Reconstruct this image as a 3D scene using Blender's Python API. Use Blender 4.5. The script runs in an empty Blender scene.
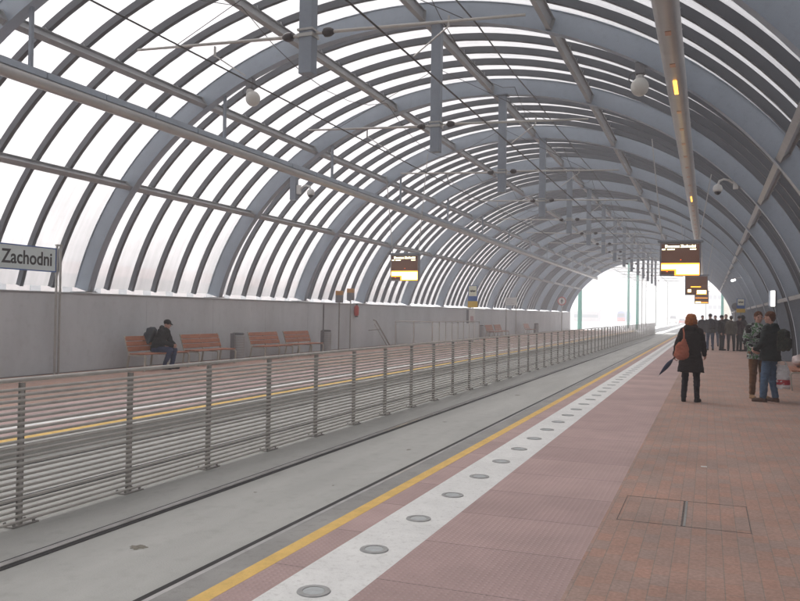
import bpy, math, random
from mathutils import Vector, Matrix, noise
R = math.radians
random.seed(11)
scene = bpy.context.scene
col = scene.collection

# ------------------------------------------------------------------ camera
YAW, PITCH, ROLL, FPX = 0.376485, 0.016383, 0.015082, 780.0
def camera():
    F = Vector((-math.sin(YAW), math.cos(YAW), 0)); Rt = Vector((math.cos(YAW), math.sin(YAW), 0)); U = Vector((0, 0, 1))
    F2 = F*math.cos(PITCH)+U*math.sin(PITCH); U2 = U*math.cos(PITCH)-F*math.sin(PITCH)
    R3 = Rt*math.cos(ROLL)+U2*math.sin(ROLL); U3 = U2*math.cos(ROLL)-Rt*math.sin(ROLL)
    cd = bpy.data.cameras.new('camera'); c = bpy.data.objects.new('camera', cd); col.objects.link(c)
    m = Matrix((R3, U3, -F2)).transposed().to_4x4(); m.translation = Vector((0, 0, 1.6)); c.matrix_world = m
    cd.sensor_width = 36; cd.lens = FPX/800*36; cd.clip_end = 5000; cd.clip_start = 0.05
    scene.camera = c
camera()
def xo(px, Y): return Y*math.tan(math.atan((px-400)/FPX)-YAW)

# ------------------------------------------------------------------ materials
def mat(name, c, rough=.6, metal=0, var=.12, scale=3.0, bump=0, bscale=60, emit=None, estr=0, spec=.5, c2=None, stretch=None, dirt=0):
    m = bpy.data.materials.new(name); m.use_nodes = True
    nt = m.node_tree; N = nt.nodes; L = nt.links; b = N['Principled BSDF']
    b.inputs['Roughness'].default_value = rough; b.inputs['Metallic'].default_value = metal
    b.inputs['Specular IOR Level'].default_value = spec
    tc = N.new('ShaderNodeTexCoord'); mp = N.new('ShaderNodeMapping'); L.new(tc.outputs['Object'], mp.inputs[0])
    if stretch: mp.inputs['Scale'].default_value = stretch
    n = N.new('ShaderNodeTexNoise'); n.inputs['Scale'].default_value = scale; n.inputs['Detail'].default_value = 6; n.inputs['Roughness'].default_value = .6
    L.new(mp.outputs[0], n.inputs['Vector'])
    r = N.new('ShaderNodeValToRGB'); r.color_ramp.elements[0].position = .3; r.color_ramp.elements[1].position = .7
    a = c if c2 is None else c2
    k = 1-var
    r.color_ramp.elements[0].color = (a[0]*k, a[1]*k, a[2]*k, 1)
    k = 1+var
    r.color_ramp.elements[1].color = (min(1, c[0]*k), min(1, c[1]*k), min(1, c[2]*k), 1)
    L.new(n.outputs['Fac'], r.inputs[0]); out = r.outputs[0]
    if dirt:
        n3 = N.new('ShaderNodeTexNoise'); n3.inputs['Scale'].default_value = scale*7; n3.inputs['Detail'].default_value = 8; n3.inputs['Roughness'].default_value = .7
        L.new(tc.outputs['Object'], n3.inputs['Vector'])
        r3 = N.new('ShaderNodeValToRGB'); r3.color_ramp.elements[0].position = .52; r3.color_ramp.elements[1].position = .75
        r3.color_ramp.elements[0].color = (0, 0, 0, 1); r3.color_ramp.elements[1].color = (dirt, dirt, dirt, 1)
        L.new(n3.outputs['Fac'], r3.inputs[0])
        mx = N.new('ShaderNodeMix'); mx.data_type = 'RGBA'; mx.inputs['B'].default_value = (c[0]*.45, c[1]*.43, c[2]*.4, 1)
        L.new(r3.outputs[0], mx.inputs['Factor']); L.new(out, mx.inputs['A']); out = mx.outputs['Result']
    L.new(out, b.inputs['Base Color'])
    if bump:
        n2 = N.new('ShaderNodeTexNoise'); n2.inputs['Scale'].default_value = bscale; n2.inputs['Detail'].default_value = 4
        L.new(tc.outputs['Object'], n2.inputs['Vector'])
        bp = N.new('ShaderNodeBump'); bp.inputs['Strength'].default_value = bump; bp.inputs['Distance'].default_value = .01
        L.new(n2.outputs['Fac'], bp.inputs['Height']); L.new(bp.outputs[0], b.inputs['Normal'])
    if emit:
        b.inputs['Emission Color'].default_value = (*emit, 1); b.inputs['Emission Strength'].default_value = estr
    return m

M = {}
M['paint'] = mat('grey_blue_paint', (.30, .345, .40), .5, var=.07, scale=1.2, bump=.05, dirt=.25)
M['paint_dark'] = mat('bar_paint', (.09, .096, .108), .5, var=.08, scale=2)
M['purlin'] = mat('galvanised_purlin', (.31, .315, .32), .5, var=.08, scale=2, dirt=.3)
M['wall'] = mat('concrete_wall', (.52, .545, .56), .8, var=.11, scale=.8, stretch=(1, 1, .3), bump=.15, bscale=40, dirt=.25)
M['sill'] = mat('sill_metal', (.42, .43, .45), .5, var=.08)
M['panel'] = mat('grey_panel', (.22, .245, .28), .6, var=.07, scale=1)
M['concrete'] = mat('track_concrete', (.41, .41, .385), .85, var=.12, scale=.8, bump=.3, bscale=70, dirt=.3, stretch=(2.2, .35, 1))
M['kerb'] = mat('kerb_concrete', (.29, .285, .27), .85, var=.15, scale=1.6, bump=.3, dirt=.5)
M['rail'] = mat('rail_steel', (.48, .47, .46), .3, metal=.9, var=.2, scale=6)
M['groove'] = mat('rubber_groove', (.035, .034, .033), .9, var=.2)
M['yellow'] = mat('yellow_line', (.72, .47, .13), .75, var=.12, scale=6, bump=.2, dirt=.45)
M['white'] = mat('white_strip', (.74, .74, .715), .8, var=.07, scale=3, bump=.3, dirt=.5)
M['steel'] = mat('stainless', (.42, .41, .39), .38, metal=.7, var=.1, scale=8)
M['galv'] = mat('galvanised', (.27, .255, .235), .55, metal=.1, var=.14, scale=9)
M['fencebar'] = mat('fence_bar_metal', (.47, .445, .41), .5, metal=.0, var=.12, scale=7)
M['tube'] = mat('light_tube_aluminium', (.42, .41, .40), .38, metal=.45, var=.08, scale=2)
M['dark'] = mat('dark_rubber', (.03, .03, .033), .6, var=.2)
M['black'] = mat('black_plastic', (.02, .02, .022), .4, var=.2)
M['wood'] = mat('bench_wood', (.36, .135, .065), .5, var=.22, scale=5, stretch=(6, .6, 6), c2=(.27, .09, .045), bump=.1)
M['cream'] = mat('bench_frame_paint', (.40, .38, .33), .45, var=.08)
M['bin'] = mat('bin_metal', (.33, .34, .35), .45, metal=.4, var=.15, scale=8, stretch=(1, 1, 12))
M['wire'] = mat('contact_wire', (.08, .075, .07), .5, metal=.5, var=.1)
M['ins'] = mat('insulator', (.04, .03, .03), .4, var=.2)
M['mastp'] = mat('mast_paint', (.22, .25, .29), .5, var=.08, scale=2, dirt=.2)
M['whitep'] = mat('white_plastic', (.62, .62, .60), .4, var=.05)
M['globe'] = mat('milky_globe', (.55, .54, .50), .35, var=.06)
M['signw'] = mat('sign_white', (.60, .68, .68), .5, var=.04)
M['signcream'] = mat('sign_cream', (.66, .66, .52), .5, var=.04)
M['blue'] = mat('sign_blue', (.03, .10, .33), .5, var=.06)
M['syellow'] = mat('sign_yellow', (.62, .40, .03), .5, var=.06)
M['red'] = mat('red_paint', (.45, .04, .03), .45, var=.1)
M['orangebox'] = mat('orange_cap', (.42, .20, .05), .5, var=.1)
M['boxgrey'] = mat('box_grey', (.17, .17, .18), .5, var=.1)
M['brown'] = mat('board_dark', (.045, .024, .016), .35, var=.1, emit=(.5, .2, .12), estr=.05)
M['frame'] = mat('board_frame', (.22, .22, .24), .4, metal=.3, var=.08)
M['led_w'] = mat('led_pale', (.9, .8, .4), .5, emit=(1, .93, .55), estr=1.6)
M['led_hot'] = mat('led_hot', (1, .7, .3), .5, emit=(1, .72, .22), estr=2.6)
M['led_and_halo_o'] = mat('led_and_halo_orange', (1, .4, .05), .5, emit=(1, .30, .02), estr=1.3)
M['led_r'] = mat('led_red', (1, .2, .05), .5, emit=(1, .13, .02), estr=.7)
M['reflect_o'] = mat('orange_reflection', (1, .5, .1), .5, emit=(1, .42, .05), estr=1.6)  # glow painted in for the departure board's reflection
M['copper'] = mat('lamp_reflector', (.42, .22, .15), .35, metal=.5, var=.1)
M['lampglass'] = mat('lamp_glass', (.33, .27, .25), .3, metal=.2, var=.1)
M['litwhite'] = mat('lit_white', (.9, .9, .9), .5, emit=(1, .97, .95), estr=1.5)
M['green'] = mat('green_pole', (.05, .22, .17), .5, var=.1)
M['skin'] = mat('skin', (.46, .26, .20), .5, var=.06, scale=8)
M['snow'] = mat('snow_ground', (.78, .78, .79), .8, c2=(.30, .29, .28), var=.05, scale=.07, bump=.3, bscale=2)
M['asphalt'] = mat('asphalt', (.10, .10, .10), .85, var=.2, scale=.5)
M['shed'] = mat('shed_wall', (.33, .27, .25), .8, var=.1)
M['shedroof'] = mat('shed_roof', (.40, .22, .20), .8, var=.1)
M['cream_wall'] = mat('pale_yellow_render', (.62, .54, .38), .8, var=.06, scale=.2)
M['grey_wall'] = mat('grey_render', (.36, .36, .37), .8, var=.06, scale=.2)
M['window'] = mat('window_glass', (.05, .055, .065), .2, var=.1)

def glazing_mat():
    m = bpy.data.materials.new('milky_glazing'); m.use_nodes = True
    nt = m.node_tree; N = nt.nodes; L = nt.links; N.remove(N['Principled BSDF']); out = N['Material Output']
    tr = N.new('ShaderNodeBsdfTransparent'); tr.inputs[0].default_value = (.80, .785, .785, 1)
    tl = N.new('ShaderNodeBsdfTranslucent'); tl.inputs[0].default_value = (.78, .76, .765, 1)
    gl = N.new('ShaderNodeBsdfGlossy'); gl.inputs['Roughness'].default_value = .25; gl.inputs[0].default_value = (.8, .8, .8, 1)
    tc = N.new('ShaderNodeTexCoord'); mp = N.new('ShaderNodeMapping'); mp.inputs['Scale'].default_value = (.5, .5, .25)
    L.new(tc.outputs['Object'], mp.inputs[0])
    n = N.new('ShaderNodeTexNoise'); n.inputs['Scale'].default_value = .9; n.inputs['Detail'].default_value = 5
    L.new(mp.outputs[0], n.inputs['Vector'])
    r = N.new('ShaderNodeMapRange'); r.inputs[1].default_value = .3; r.inputs[2].default_value = .75; r.inputs[3].default_value = .45; r.inputs[4].default_value = .8
    L.new(n.outputs['Fac'], r.inputs[0])
    # every pane its own tint, plus grime streaks
    sp = N.new('ShaderNodeSeparateXYZ'); L.new(tc.outputs['Object'], sp.inputs[0]); oi = N.new('ShaderNodeObjectInfo')
    fl = N.new('ShaderNodeMath'); fl.operation = 'MULTIPLY'; fl.inputs[1].default_value = 6/5.74; L.new(sp.outputs['Y'], fl.inputs[0])
    f2 = N.new('ShaderNodeMath'); f2.operation = 'FLOOR'; L.new(fl.outputs[0], f2.inputs[0])
    ad = N.new('ShaderNodeMath'); ad.operation = 'MULTIPLY_ADD'; ad.inputs[1].default_value = 37.0; L.new(oi.outputs['Random'], ad.inputs[0]); L.new(f2.outputs[0], ad.inputs[2])
    wn = N.new('ShaderNodeTexWhiteNoise'); wn.noise_dimensions = '1D'; L.new(ad.outputs[0], wn.inputs['W'])
    m3 = N.new('ShaderNodeMapping'); m3.inputs['Scale'].default_value = (.6, 9, .6); L.new(tc.outputs['Object'], m3.inputs[0])
    n4 = N.new('ShaderNodeTexNoise'); n4.inputs['Scale'].default_value = 1; n4.inputs['Detail'].default_value = 6; L.new(m3.outputs[0], n4.inputs['Vector'])
    r4 = N.new('ShaderNodeMapRange'); r4.inputs[1].default_value = .4; r4.inputs[2].default_value = .8; r4.inputs[3].default_value = 1.0; r4.inputs[4].default_value = .8; L.new(n4.outputs['Fac'], r4.inputs[0])
    r5 = N.new('ShaderNodeMapRange'); r5.inputs[3].default_value = .90; r5.inputs[4].default_value = 1.0; L.new(wn.outputs['Value'], r5.inputs[0])
    mu = N.new('ShaderNodeMath'); mu.operation = 'MULTIPLY'; L.new(r4.outputs[0], mu.inputs[0]); L.new(r5.outputs[0], mu.inputs[1])
    # low panes near the wall get darker towards the bottom
    gz_ = N.new('ShaderNodeMath'); gz_.operation = 'MULTIPLY_ADD'; gz_.inputs[1].default_value = 2.4; L.new(n.outputs['Fac'], gz_.inputs[0]); L.new(sp.outputs['Z'], gz_.inputs[2])
    gr = N.new('ShaderNodeMapRange'); gr.interpolation_type = 'SMOOTHSTEP'; gr.inputs[1].default_value = 2.9; gr.inputs[2].default_value = 6.2; gr.inputs[3].default_value = .70; gr.inputs[4].default_value = 1.0; L.new(gz_.outputs[0], gr.inputs[0])
    mu2 = N.new('ShaderNodeMath'); mu2.operation = 'MULTIPLY'; L.new(mu.outputs[0], mu2.inputs[0]); L.new(gr.outputs[0], mu2.inputs[1]); mu = mu2
    for node, c in ((tr, (.485, .472, .474, 1)), (tl, (.43, .417, .420, 1))):
        h = N.new('ShaderNodeHueSaturation'); h.inputs['Color'].default_value = c; L.new(mu.outputs[0], h.inputs['Value']); L.new(h.outputs[0], node.inputs[0])
    mx = N.new('ShaderNodeMixShader'); L.new(r.outputs[0], mx.inputs[0]); L.new(tr.outputs[0], mx.inputs[1]); L.new(tl.outputs[0], mx.inputs[2])
    m2 = N.new('ShaderNodeMixShader'); m2.inputs[0].default_value = .05; L.new(mx.outputs[0], m2.inputs[1]); L.new(gl.outputs[0], m2.inputs[2])
    L.new(m2.outputs[0], out.inputs['Surface'])
    return m
M['glazing'] = glazing_mat()

def glass_mat():
    m = bpy.data.materials.new('clear_glass'); m.use_nodes = True
    nt = m.node_tree; N = nt.nodes; L = nt.links; N.remove(N['Principled BSDF']); out = N['Material Output']
    tr = N.new('ShaderNodeBsdfTransparent'); tr.inputs[0].default_value = (.86, .88, .88, 1)
    gl = N.new('ShaderNodeBsdfDiffuse'); gl.inputs[0].default_value = (.88, .90, .90, 1)
    m2 = N.new('ShaderNodeMixShader'); m2.inputs[0].default_value = .33; L.new(tr.outputs[0], m2.inputs[1]); L.new(gl.outputs[0], m2.inputs[2])
    L.new(m2.outputs[0], out.inputs['Surface']); return m
M['glass'] = glass_mat()

def brick_mat():
    m = bpy.data.materials.new('brick_paving'); m.use_nodes = True
    nt = m.node_tree; N = nt.nodes; L = nt.links; b = N['Principled BSDF']; b.inputs['Roughness'].default_value = .8
    b.inputs['Specular IOR Level'].default_value = .35
    tc = N.new('ShaderNodeTexCoord'); mp = N.new('ShaderNodeMapping'); mp.inputs['Rotation'].default_value = (0, 0, R(90))
    L.new(tc.outputs['Object'], mp.inputs[0])
    br = N.new('ShaderNodeTexBrick'); br.inputs['Scale'].default_value = 1; br.inputs['Brick Width'].default_value = .205; br.inputs['Row Height'].default_value = .105
    br.inputs['Mortar Size'].default_value = .0034; br.inputs['Mortar Smooth'].default_value = .2; br.inputs['Bias'].default_value = 0
    br.inputs['Color1'].default_value = (.43, .265, .21, 1); br.inputs['Color2'].default_value = (.37, .275, .24, 1); br.inputs['Mortar'].default_value = (.29, .235, .205, 1)
    L.new(mp.outputs[0], br.inputs['Vector'])
    n = N.new('ShaderNodeTexNoise'); n.inputs['Scale'].default_value = .9; n.inputs['Detail'].default_value = 8; n.inputs['Roughness'].default_value = .65; L.new(tc.outputs['Object'], n.inputs['Vector'])
    r = N.new('ShaderNodeValToRGB'); r.color_ramp.elements[0].position = .3; r.color_ramp.elements[1].position = .72
    r.color_ramp.elements[0].color = (.78, .80, .80, 1); r.color_ramp.elements[1].color = (1.18, 1.12, 1.08, 1); L.new(n.outputs['Fac'], r.inputs[0])
    mx = N.new('ShaderNodeMix'); mx.data_type = 'RGBA'; mx.blend_type = 'MULTIPLY'; mx.inputs['Factor'].default_value = 1
    L.new(br.outputs['Color'], mx.inputs['A']); L.new(r.outputs[0], mx.inputs['B'])
    n3 = N.new('ShaderNodeTexNoise'); n3.inputs['Scale'].default_value = 40; n3.inputs['Detail'].default_value = 5; L.new(tc.outputs['Object'], n3.inputs['Vector'])
    r3 = N.new('ShaderNodeValToRGB'); r3.color_ramp.elements[0].position = .35; r3.color_ramp.elements[1].position = .7
    r3.color_ramp.elements[0].color = (.85, .85, .85, 1); r3.color_ramp.elements[1].color = (1.12, 1.12, 1.12, 1); L.new(n3.outputs['Fac'], r3.inputs[0])
    mx2 = N.new('ShaderNodeMix'); mx2.data_type = 'RGBA'; mx2.blend_type = 'MULTIPLY'; mx2.inputs['Factor'].default_value = 1
    L.new(mx.outputs['Result'], mx2.inputs['A']); L.new(r3.outputs[0], mx2.inputs['B'])
    L.new(mx2.outputs['Result'], b.inputs['Base Color'])
    bp = N.new('ShaderNodeBump'); bp.inputs['Strength'].default_value = .35; bp.inputs['Distance'].default_value = .006; bp.invert = True
    L.new(br.outputs['Fac'], bp.inputs['Height']); L.new(bp.outputs[0], b.inputs['Normal'])
    return m
M['brick'] = brick_mat()

def tactile_mat(x0, name='tactile_slabs', slab=.87, off=.87*6+.00):
    # studded pink slabs: domes every 5.5 cm, slab joints
    m = bpy.data.materials.new(name); m.use_nodes = True
    nt = m.node_tree; N = nt.nodes; L = nt.links; b = N['Principled BSDF']; b.inputs['Roughness'].default_value = .75
    b.inputs['Specular IOR Level'].default_value = .4
    tc = N.new('ShaderNodeTexCoord'); sp = N.new('ShaderNodeSeparateXYZ'); L.new(tc.outputs['Object'], sp.inputs[0])
    def mth(op, a, bb=None, c=None):
        n = N.new('ShaderNodeMath'); n.operation = op
        for i, v in enumerate((a, bb, c)):
            if v is None: continue
            if isinstance(v, (int, float)): n.inputs[i].default_value = v
            else: L.new(v, n.inputs[i])
        return n.outputs[0]
    k = 2*math.pi/.058
    sx = mth('SINE', mth('MULTIPLY', mth('ADD', sp.outputs['X'], sp.outputs['Y']), k*.707)); sy = mth('SINE', mth('MULTIPLY', mth('SUBTRACT', sp.outputs['X'], sp.outputs['Y']), k*.707))
    dome = mth('SMOOTH_MAX', mth('MULTIPLY', sx, sy), 0.25, .2)
    # joint
    fr = mth('ABSOLUTE', mth('SUBTRACT', mth('FRACT', mth('DIVIDE', mth('SUBTRACT', sp.outputs['Y'], off), slab)), .5))
    joint = mth('GREATER_THAN', fr, .5-.004/slab)
    n = N.new('ShaderNodeTexNoise'); n.inputs['Scale'].default_value = 1.3; n.inputs['Detail'].default_value = 8; n.inputs['Roughness'].default_value = .65; L.new(tc.outputs['Object'], n.inputs['Vector'])
    r = N.new('ShaderNodeValToRGB'); r.color_ramp.elements[0].position = .3; r.color_ramp.elements[1].position = .72
    r.color_ramp.elements[0].color = (.37, .265, .245, 1); r.color_ramp.elements[1].color = (.49, .345, .325, 1); L.new(n.outputs['Fac'], r.inputs[0])
    # slab-to-slab tint
    wn = N.new('ShaderNodeTexWhiteNoise'); wn.noise_dimensions = '1D'; L.new(mth('FLOOR', mth('DIVIDE', mth('SUBTRACT', sp.outputs['Y'], off), slab)), wn.inputs['W'])
    tint = mth('MULTIPLY_ADD', wn.outputs['Value'], .16, .92)
    hs = N.new('ShaderNodeHueSaturation'); L.new(r.outputs[0], hs.inputs['Color']); L.new(tint, hs.inputs['Value'])
    mx = N.new('ShaderNodeMix'); mx.data_type = 'RGBA'; mx.inputs['B'].default_value = (.15, .11, .105, 1); L.new(joint, mx.inputs['Factor']); L.new(hs.outputs[0], mx.inputs['A'])
    # worn paler stud tops
    top = mth('MULTIPLY', mth('SUBTRACT', dome, .25), .35)
    mx3 = N.new('ShaderNodeMix'); mx3.data_type = 'RGBA'; mx3.inputs['B'].default_value = (.52, .40, .39, 1); L.new(top, mx3.inputs['Factor']); L.new(mx.outputs['Result'], mx3.inputs['A'])
    L.new(mx3.outputs['Result'], b.inputs['Base Color'])
    bp = N.new('ShaderNodeBump'); bp.inputs['Strength'].default_value = .7; bp.inputs['Distance'].default_value = .006
    L.new(mth('SUBTRACT', dome, joint), bp.inputs['Height']); L.new(bp.outputs[0], b.inputs['Normal'])
    return m
M['tactile'] = tactile_mat(0)

def camo_mat(name, cols, scale=14):
    m = bpy.data.materials.new(name); m.use_nodes = True
    nt = m.node_tree; N = nt.nodes; L = nt.links; b = N['Principled BSDF']; b.inputs['Roughness'].default_value = .9
    tc = N.new('ShaderNodeTexCoord'); n = N.new('ShaderNodeTexNoise'); n.inputs['Scale'].default_value = scale; n.inputs['Detail'].default_value = 2
    n.inputs['Distortion'].default_value = .6
    L.new(tc.outputs['Object'], n.inputs['Vector']); r = N.new('ShaderNodeValToRGB'); r.color_ramp.interpolation = 'CONSTANT'
    e = r.color_ramp.elements; e[0].position = 0; e[0].color = (*cols[0][1], 1); e[1].position = cols[1][0]; e[1].color = (*cols[1][1], 1)
    for p, c in cols[2:]:
        x = e.new(p); x.color = (*c, 1)
    L.new(n.outputs['Fac'], r.inputs[0]); L.new(r.outputs[0], b.inputs['Base Color']); return m
M['camo'] = camo_mat('camo_cloth', [(0, (.02, .02, .02)), (.44, (.30, .31, .31)), (.5, (.06, .15, .06)), (.56, (.36, .38, .37)), (.63, (.03, .03, .03))], 6.5)
M['camopack'] = camo_mat('dark_camo_cloth', [(0, (.012, .014, .013)), (.45, (.03, .04, .028)), (.55, (.018, .02, .018)), (.62, (.05, .05, .03))], 20)

def cloth(name, c): 
    if name not in M: M[name] = mat(name, c, .9, var=.2, scale=7, bump=.3, bscale=90, spec=.2)
    return M[name]

# ------------------------------------------------------------------ mesh builder
class MB:
    def __init__(s): s.v = []; s.f = []
    def add(s, vs, fs, m=None):
        o = len(s.v)
        if m is not None: vs = [m @ Vector(v) for v in vs]
        s.v += [tuple(v) for v in vs]; s.f += [tuple(i+o for i in f) for f in fs]; return s
    def box(s, a, b, m=None):
        x0, y0, z0 = a; x1, y1, z1 = b
        vs = [(x0, y0, z0), (x1, y0, z0), (x1, y1, z0), (x0, y1, z0), (x0, y0, z1), (x1, y0, z1), (x1, y1, z1), (x0, y1, z1)]
        return s.add(vs, [(0, 3, 2, 1), (4, 5, 6, 7), (0, 1, 5, 4), (1, 2, 6, 5), (2, 3, 7, 6), (3, 0, 4, 7)], m)
    def cbox(s, c, d, m=None):
        return s.box([c[i]-d[i]/2 for i in range(3)], [c[i]+d[i]/2 for i in range(3)], m)
    def bev(s, c, d, r, m=None):
        # box with vertical edges rounded (octagon section)
        hx, hy, hz = d[0]/2, d[1]/2, d[2]/2; pts = []
        for sx, sy in ((1, 1), (-1, 1), (-1, -1), (1, -1)):
            for k in range(4):
                a = (0 if sx > 0 and sy > 0 else 90 if sy > 0 else 180 if sx < 0 else 270)+k*30
                pts.append((c[0]+sx*(hx-r)+r*math.cos(R(a)), c[1]+sy*(hy-r)+r*math.sin(R(a))))
        return s.prism(pts, c[2]-hz, c[2]+hz, m)
    def prism(s, pts, z0, z1, m=None):
        n = len(pts); vs = [(x, y, z0) for x, y in pts]+[(x, y, z1) for x, y in pts]
        fs = [tuple(range(n))[::-1], tuple(range(n, 2*n))]+[(i, (i+1) % n, n+(i+1) % n, n+i) for i in range(n)]
        return s.add(vs, fs, m)
    def path(s, pts, r, n=8, closed=False, rs=None):
        pts = [Vector(p) for p in pts]; rings = []
        up = None
        for i, p in enumerate(pts):
            d = (pts[min(i+1, len(pts)-1)]-pts[max(i-1, 0)]).normalized()
            if up is None: up = d.orthogonal().normalized()
            up = (up-d*up.dot(d)).normalized(); w = d.cross(up); rr = rs[i] if rs else r
            rings.append([p+up*math.cos(2*math.pi*k/n)*rr+w*math.sin(2*math.pi*k/n)*rr for k in range(n)])
        vs = [v for ring in rings for v in ring]; fs = []
        for i in range(len(pts)-1):
            for k in range(n): fs.append((i*n+k, i*n+(k+1) % n, (i+1)*n+(k+1) % n, (i+1)*n+k))
        fs.append(tuple(range(n))[::-1]); fs.append(tuple((len(pts)-1)*n+k for k in range(n)))
        return s.add(vs, fs)
    def tube(s, a, b, r, n=8, r2=None): return s.path([a, b], r, n, rs=[r, r if r2 is None else r2])
    def lathe(s, prof, n=20, m=None, c=(0, 0, 0)):
        vs = []; fs = []
        for r, z in prof:
            for k in range(n): vs.append((c[0]+r*math.cos(2*math.pi*k/n), c[1]+r*math.sin(2*math.pi*k/n), c[2]+z))
        for i in range(len(prof)-1):
            for k in range(n): fs.append((i*n+k, i*n+(k+1) % n, (i+1)*n+(k+1) % n, (i+1)*n+k))
        fs.append(tuple(range(n))[::-1]); fs.append(tuple((len(prof)-1)*n+k for k in range(n)))
        return s.add(vs, fs, m)
    def ell(s, c, r, m=None, nu=14, nv=10):
        vs = [(c[0], c[1], c[2]-r[2])]; fs = []
        for j in range(1, nv):
            a = -math.pi/2+math.pi*j/nv
            for i in range(nu):
                b = 2*math.pi*i/nu; vs.append((c[0]+r[0]*math.cos(a)*math.cos(b), c[1]+r[1]*math.cos(a)*math.sin(b), c[2]+r[2]*math.sin(a)))
        vs.append((c[0], c[1], c[2]+r[2])); t = len(vs)-1
        for i in range(nu): fs.append((0, 1+(i+1) % nu, 1+i)); fs.append((t, t-nu+i, t-nu+(i+1) % nu))
        for j in range(nv-2):
            for i in range(nu): fs.append((1+j*nu+i, 1+j*nu+(i+1) % nu, 1+(j+1)*nu+(i+1) % nu, 1+(j+1)*nu+i))
        return s.add(vs, fs, m)
    def cap(s, a, b, ra, rb, n=12):
        a = Vector(a); b = Vector(b); d = b-a; l = d.length
        if l < 1e-6: return s.ell(a, (ra, ra, ra))
        d /= l; pts = []; rs = []
        for k in range(5): t = k/5*math.pi/2; pts.append(a-d*ra*math.cos(t)); rs.append(max(ra*math.sin(t), ra*.06))
        pts.append(a); rs.append(ra); pts.append(b); rs.append(rb)
        for k in range(1, 6): t = k/5*math.pi/2; pts.append(b+d*rb*math.sin(t)); rs.append(max(rb*math.cos(t), rb*.06))
        return s.path(pts, 0, n, rs=rs)
    def loft(s, rings, n=20):
        # rings: (cx,cy,cz,rx,ry)
        vs = []; fs = []
        for cx, cy, cz, rx, ry in rings:
            for k in range(n): a = 2*math.pi*k/n; vs.append((cx+rx*math.cos(a), cy+ry*math.sin(a), cz))
        for i in range(len(rings)-1):
            for k in range(n): fs.append((i*n+k, i*n+(k+1) % n, (i+1)*n+(k+1) % n, (i+1)*n+k))
        fs.append(tuple(range(n))[::-1]); fs.append(tuple((len(rings)-1)*n+k for k in range(n)))
        return s.add(vs, fs)
    def mesh(s, name, off=(0, 0, 0)):
        me = bpy.data.meshes.new(name); me.from_pydata([(v[0]-off[0], v[1]-off[1], v[2]-off[2]) for v in s.v], [], s.f); me.update(); return me
    def build(s, name, m, parent=None, smooth=False, bevel=0, off=None):
        off = off if off is not None else (rootloc(parent) if parent is not None else (0, 0, 0))
        me = s.mesh(name, off); me.materials.append(m)
        if smooth:
            for p in me.polygons: p.use_smooth = True
            me.set_sharp_from_angle(angle=R(40))
        o = bpy.data.objects.new(name, me); col.objects.link(o)
        if parent is not None: o.parent = parent
        if bevel:
            b = o.modifiers.new('edge', 'BEVEL'); b.width = bevel; b.segments = 1; b.limit_method = 'ANGLE'
        return o
def rootloc(o):
    v = Vector((0, 0, 0))
    while o is not None: v += Vector(o.location); o = o.parent
    return tuple(v)
def tag(o, label=None, cat=None, group=None, kind=None):
    if label: o['label'] = label
    if cat: o['category'] = cat
    if group: o['group'] = group
    if kind: o['kind'] = kind
    return o
def thing(name, label, cat, loc=(0, 0, 0), rz=0, group=None):
    o = bpy.data.objects.new(name, None); col.objects.link(o); o.location = loc; o.rotation_euler = (0, 0, rz); o.empty_display_size = .2
    return tag(o, label, cat, group)
def copy_tree(o, parent=None):
    c = o.copy(); col.objects.link(c); c.parent = parent
    for ch in list(o.children): copy_tree(ch, c)
    return c
def dup(o, loc, label, rz=None, group=None):
    c = copy_tree(o); c.location = loc
    if rz is not None: c.rotation_euler.z = rz
    c['label'] = label
    if group: c['group'] = group
    return c
def text(s, size, name, m, parent, mw, ext=.002, bold=0):
    cu = bpy.data.curves.new(name, 'FONT'); cu.body = s; cu.size = size; cu.extrude = ext; cu.align_x = 'CENTER'; cu.align_y = 'CENTER'; cu.offset = bold; cu.resolution_u = 4
    t = bpy.data.objects.new('tmp', cu); col.objects.link(t); dg = bpy.context.evaluated_depsgraph_get(); dg.update()
    me = bpy.data.meshes.new_from_object(t.evaluated_get(dg)); bpy.data.objects.remove(t); me.transform(mw); me.materials.clear(); me.materials.append(m)
    me.name = name; o = bpy.data.objects.new(name, me); col.objects.link(o); o.parent = parent; return o

# faces -Y: text plane in XZ ; faces +X: text plane in YZ (reading towards +Y)
FACE_NY = Matrix(((1, 0, 0, 0), (0, 0, -1, 0), (0, 1, 0, 0), (0, 0, 0, 1)))
FACE_PX = Matrix(((0, 0, 1, 0), (1, 0, 0, 0), (0, 1, 0, 0), (0, 0, 0, 1)))
def T(x, y, z): return Matrix.Translation((x, y, z))

# ------------------------------------------------------------------ ground, platforms, tracks
TB = -.17
Y0, Y1 = -14.0, 92.0
def struct(name, mb, m, **k): return tag(mb.build(name, m, **k), kind='structure')
g = MB().box((-500, -60, -1.2), (500, 640, TB-.06)); struct('ground', g, M['snow'])
# near platform slab with kerb
struct('platform_slab', MB().box((-2.85, Y0, TB-.3), (3.6, Y1, -.004)), M['kerb'])
struct('platform_kerb', MB().box((-2.845, Y0, -.003), (-2.655, Y1, .002)), M['kerb'])
struct('platform_edge_line', MB().box((-2.655, Y0, -.003), (-2.545, Y1, .003)), M['yellow'])
struct('tactile_paving', MB().box((-2.545, Y0, -.003), (-2.33, Y1, .002)).box((-1.845, Y0, -.003), (-.76, Y1, .002)), M['tactile'])
struct('platform_white_strip', MB().box((-2.33, Y0, -.003), (-1.845, Y1, .0025)), M['white'])
struct('brick_paving', MB().box((-.76, Y0, -.003), (3.58, Y1, .002)), M['brick'])
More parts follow.
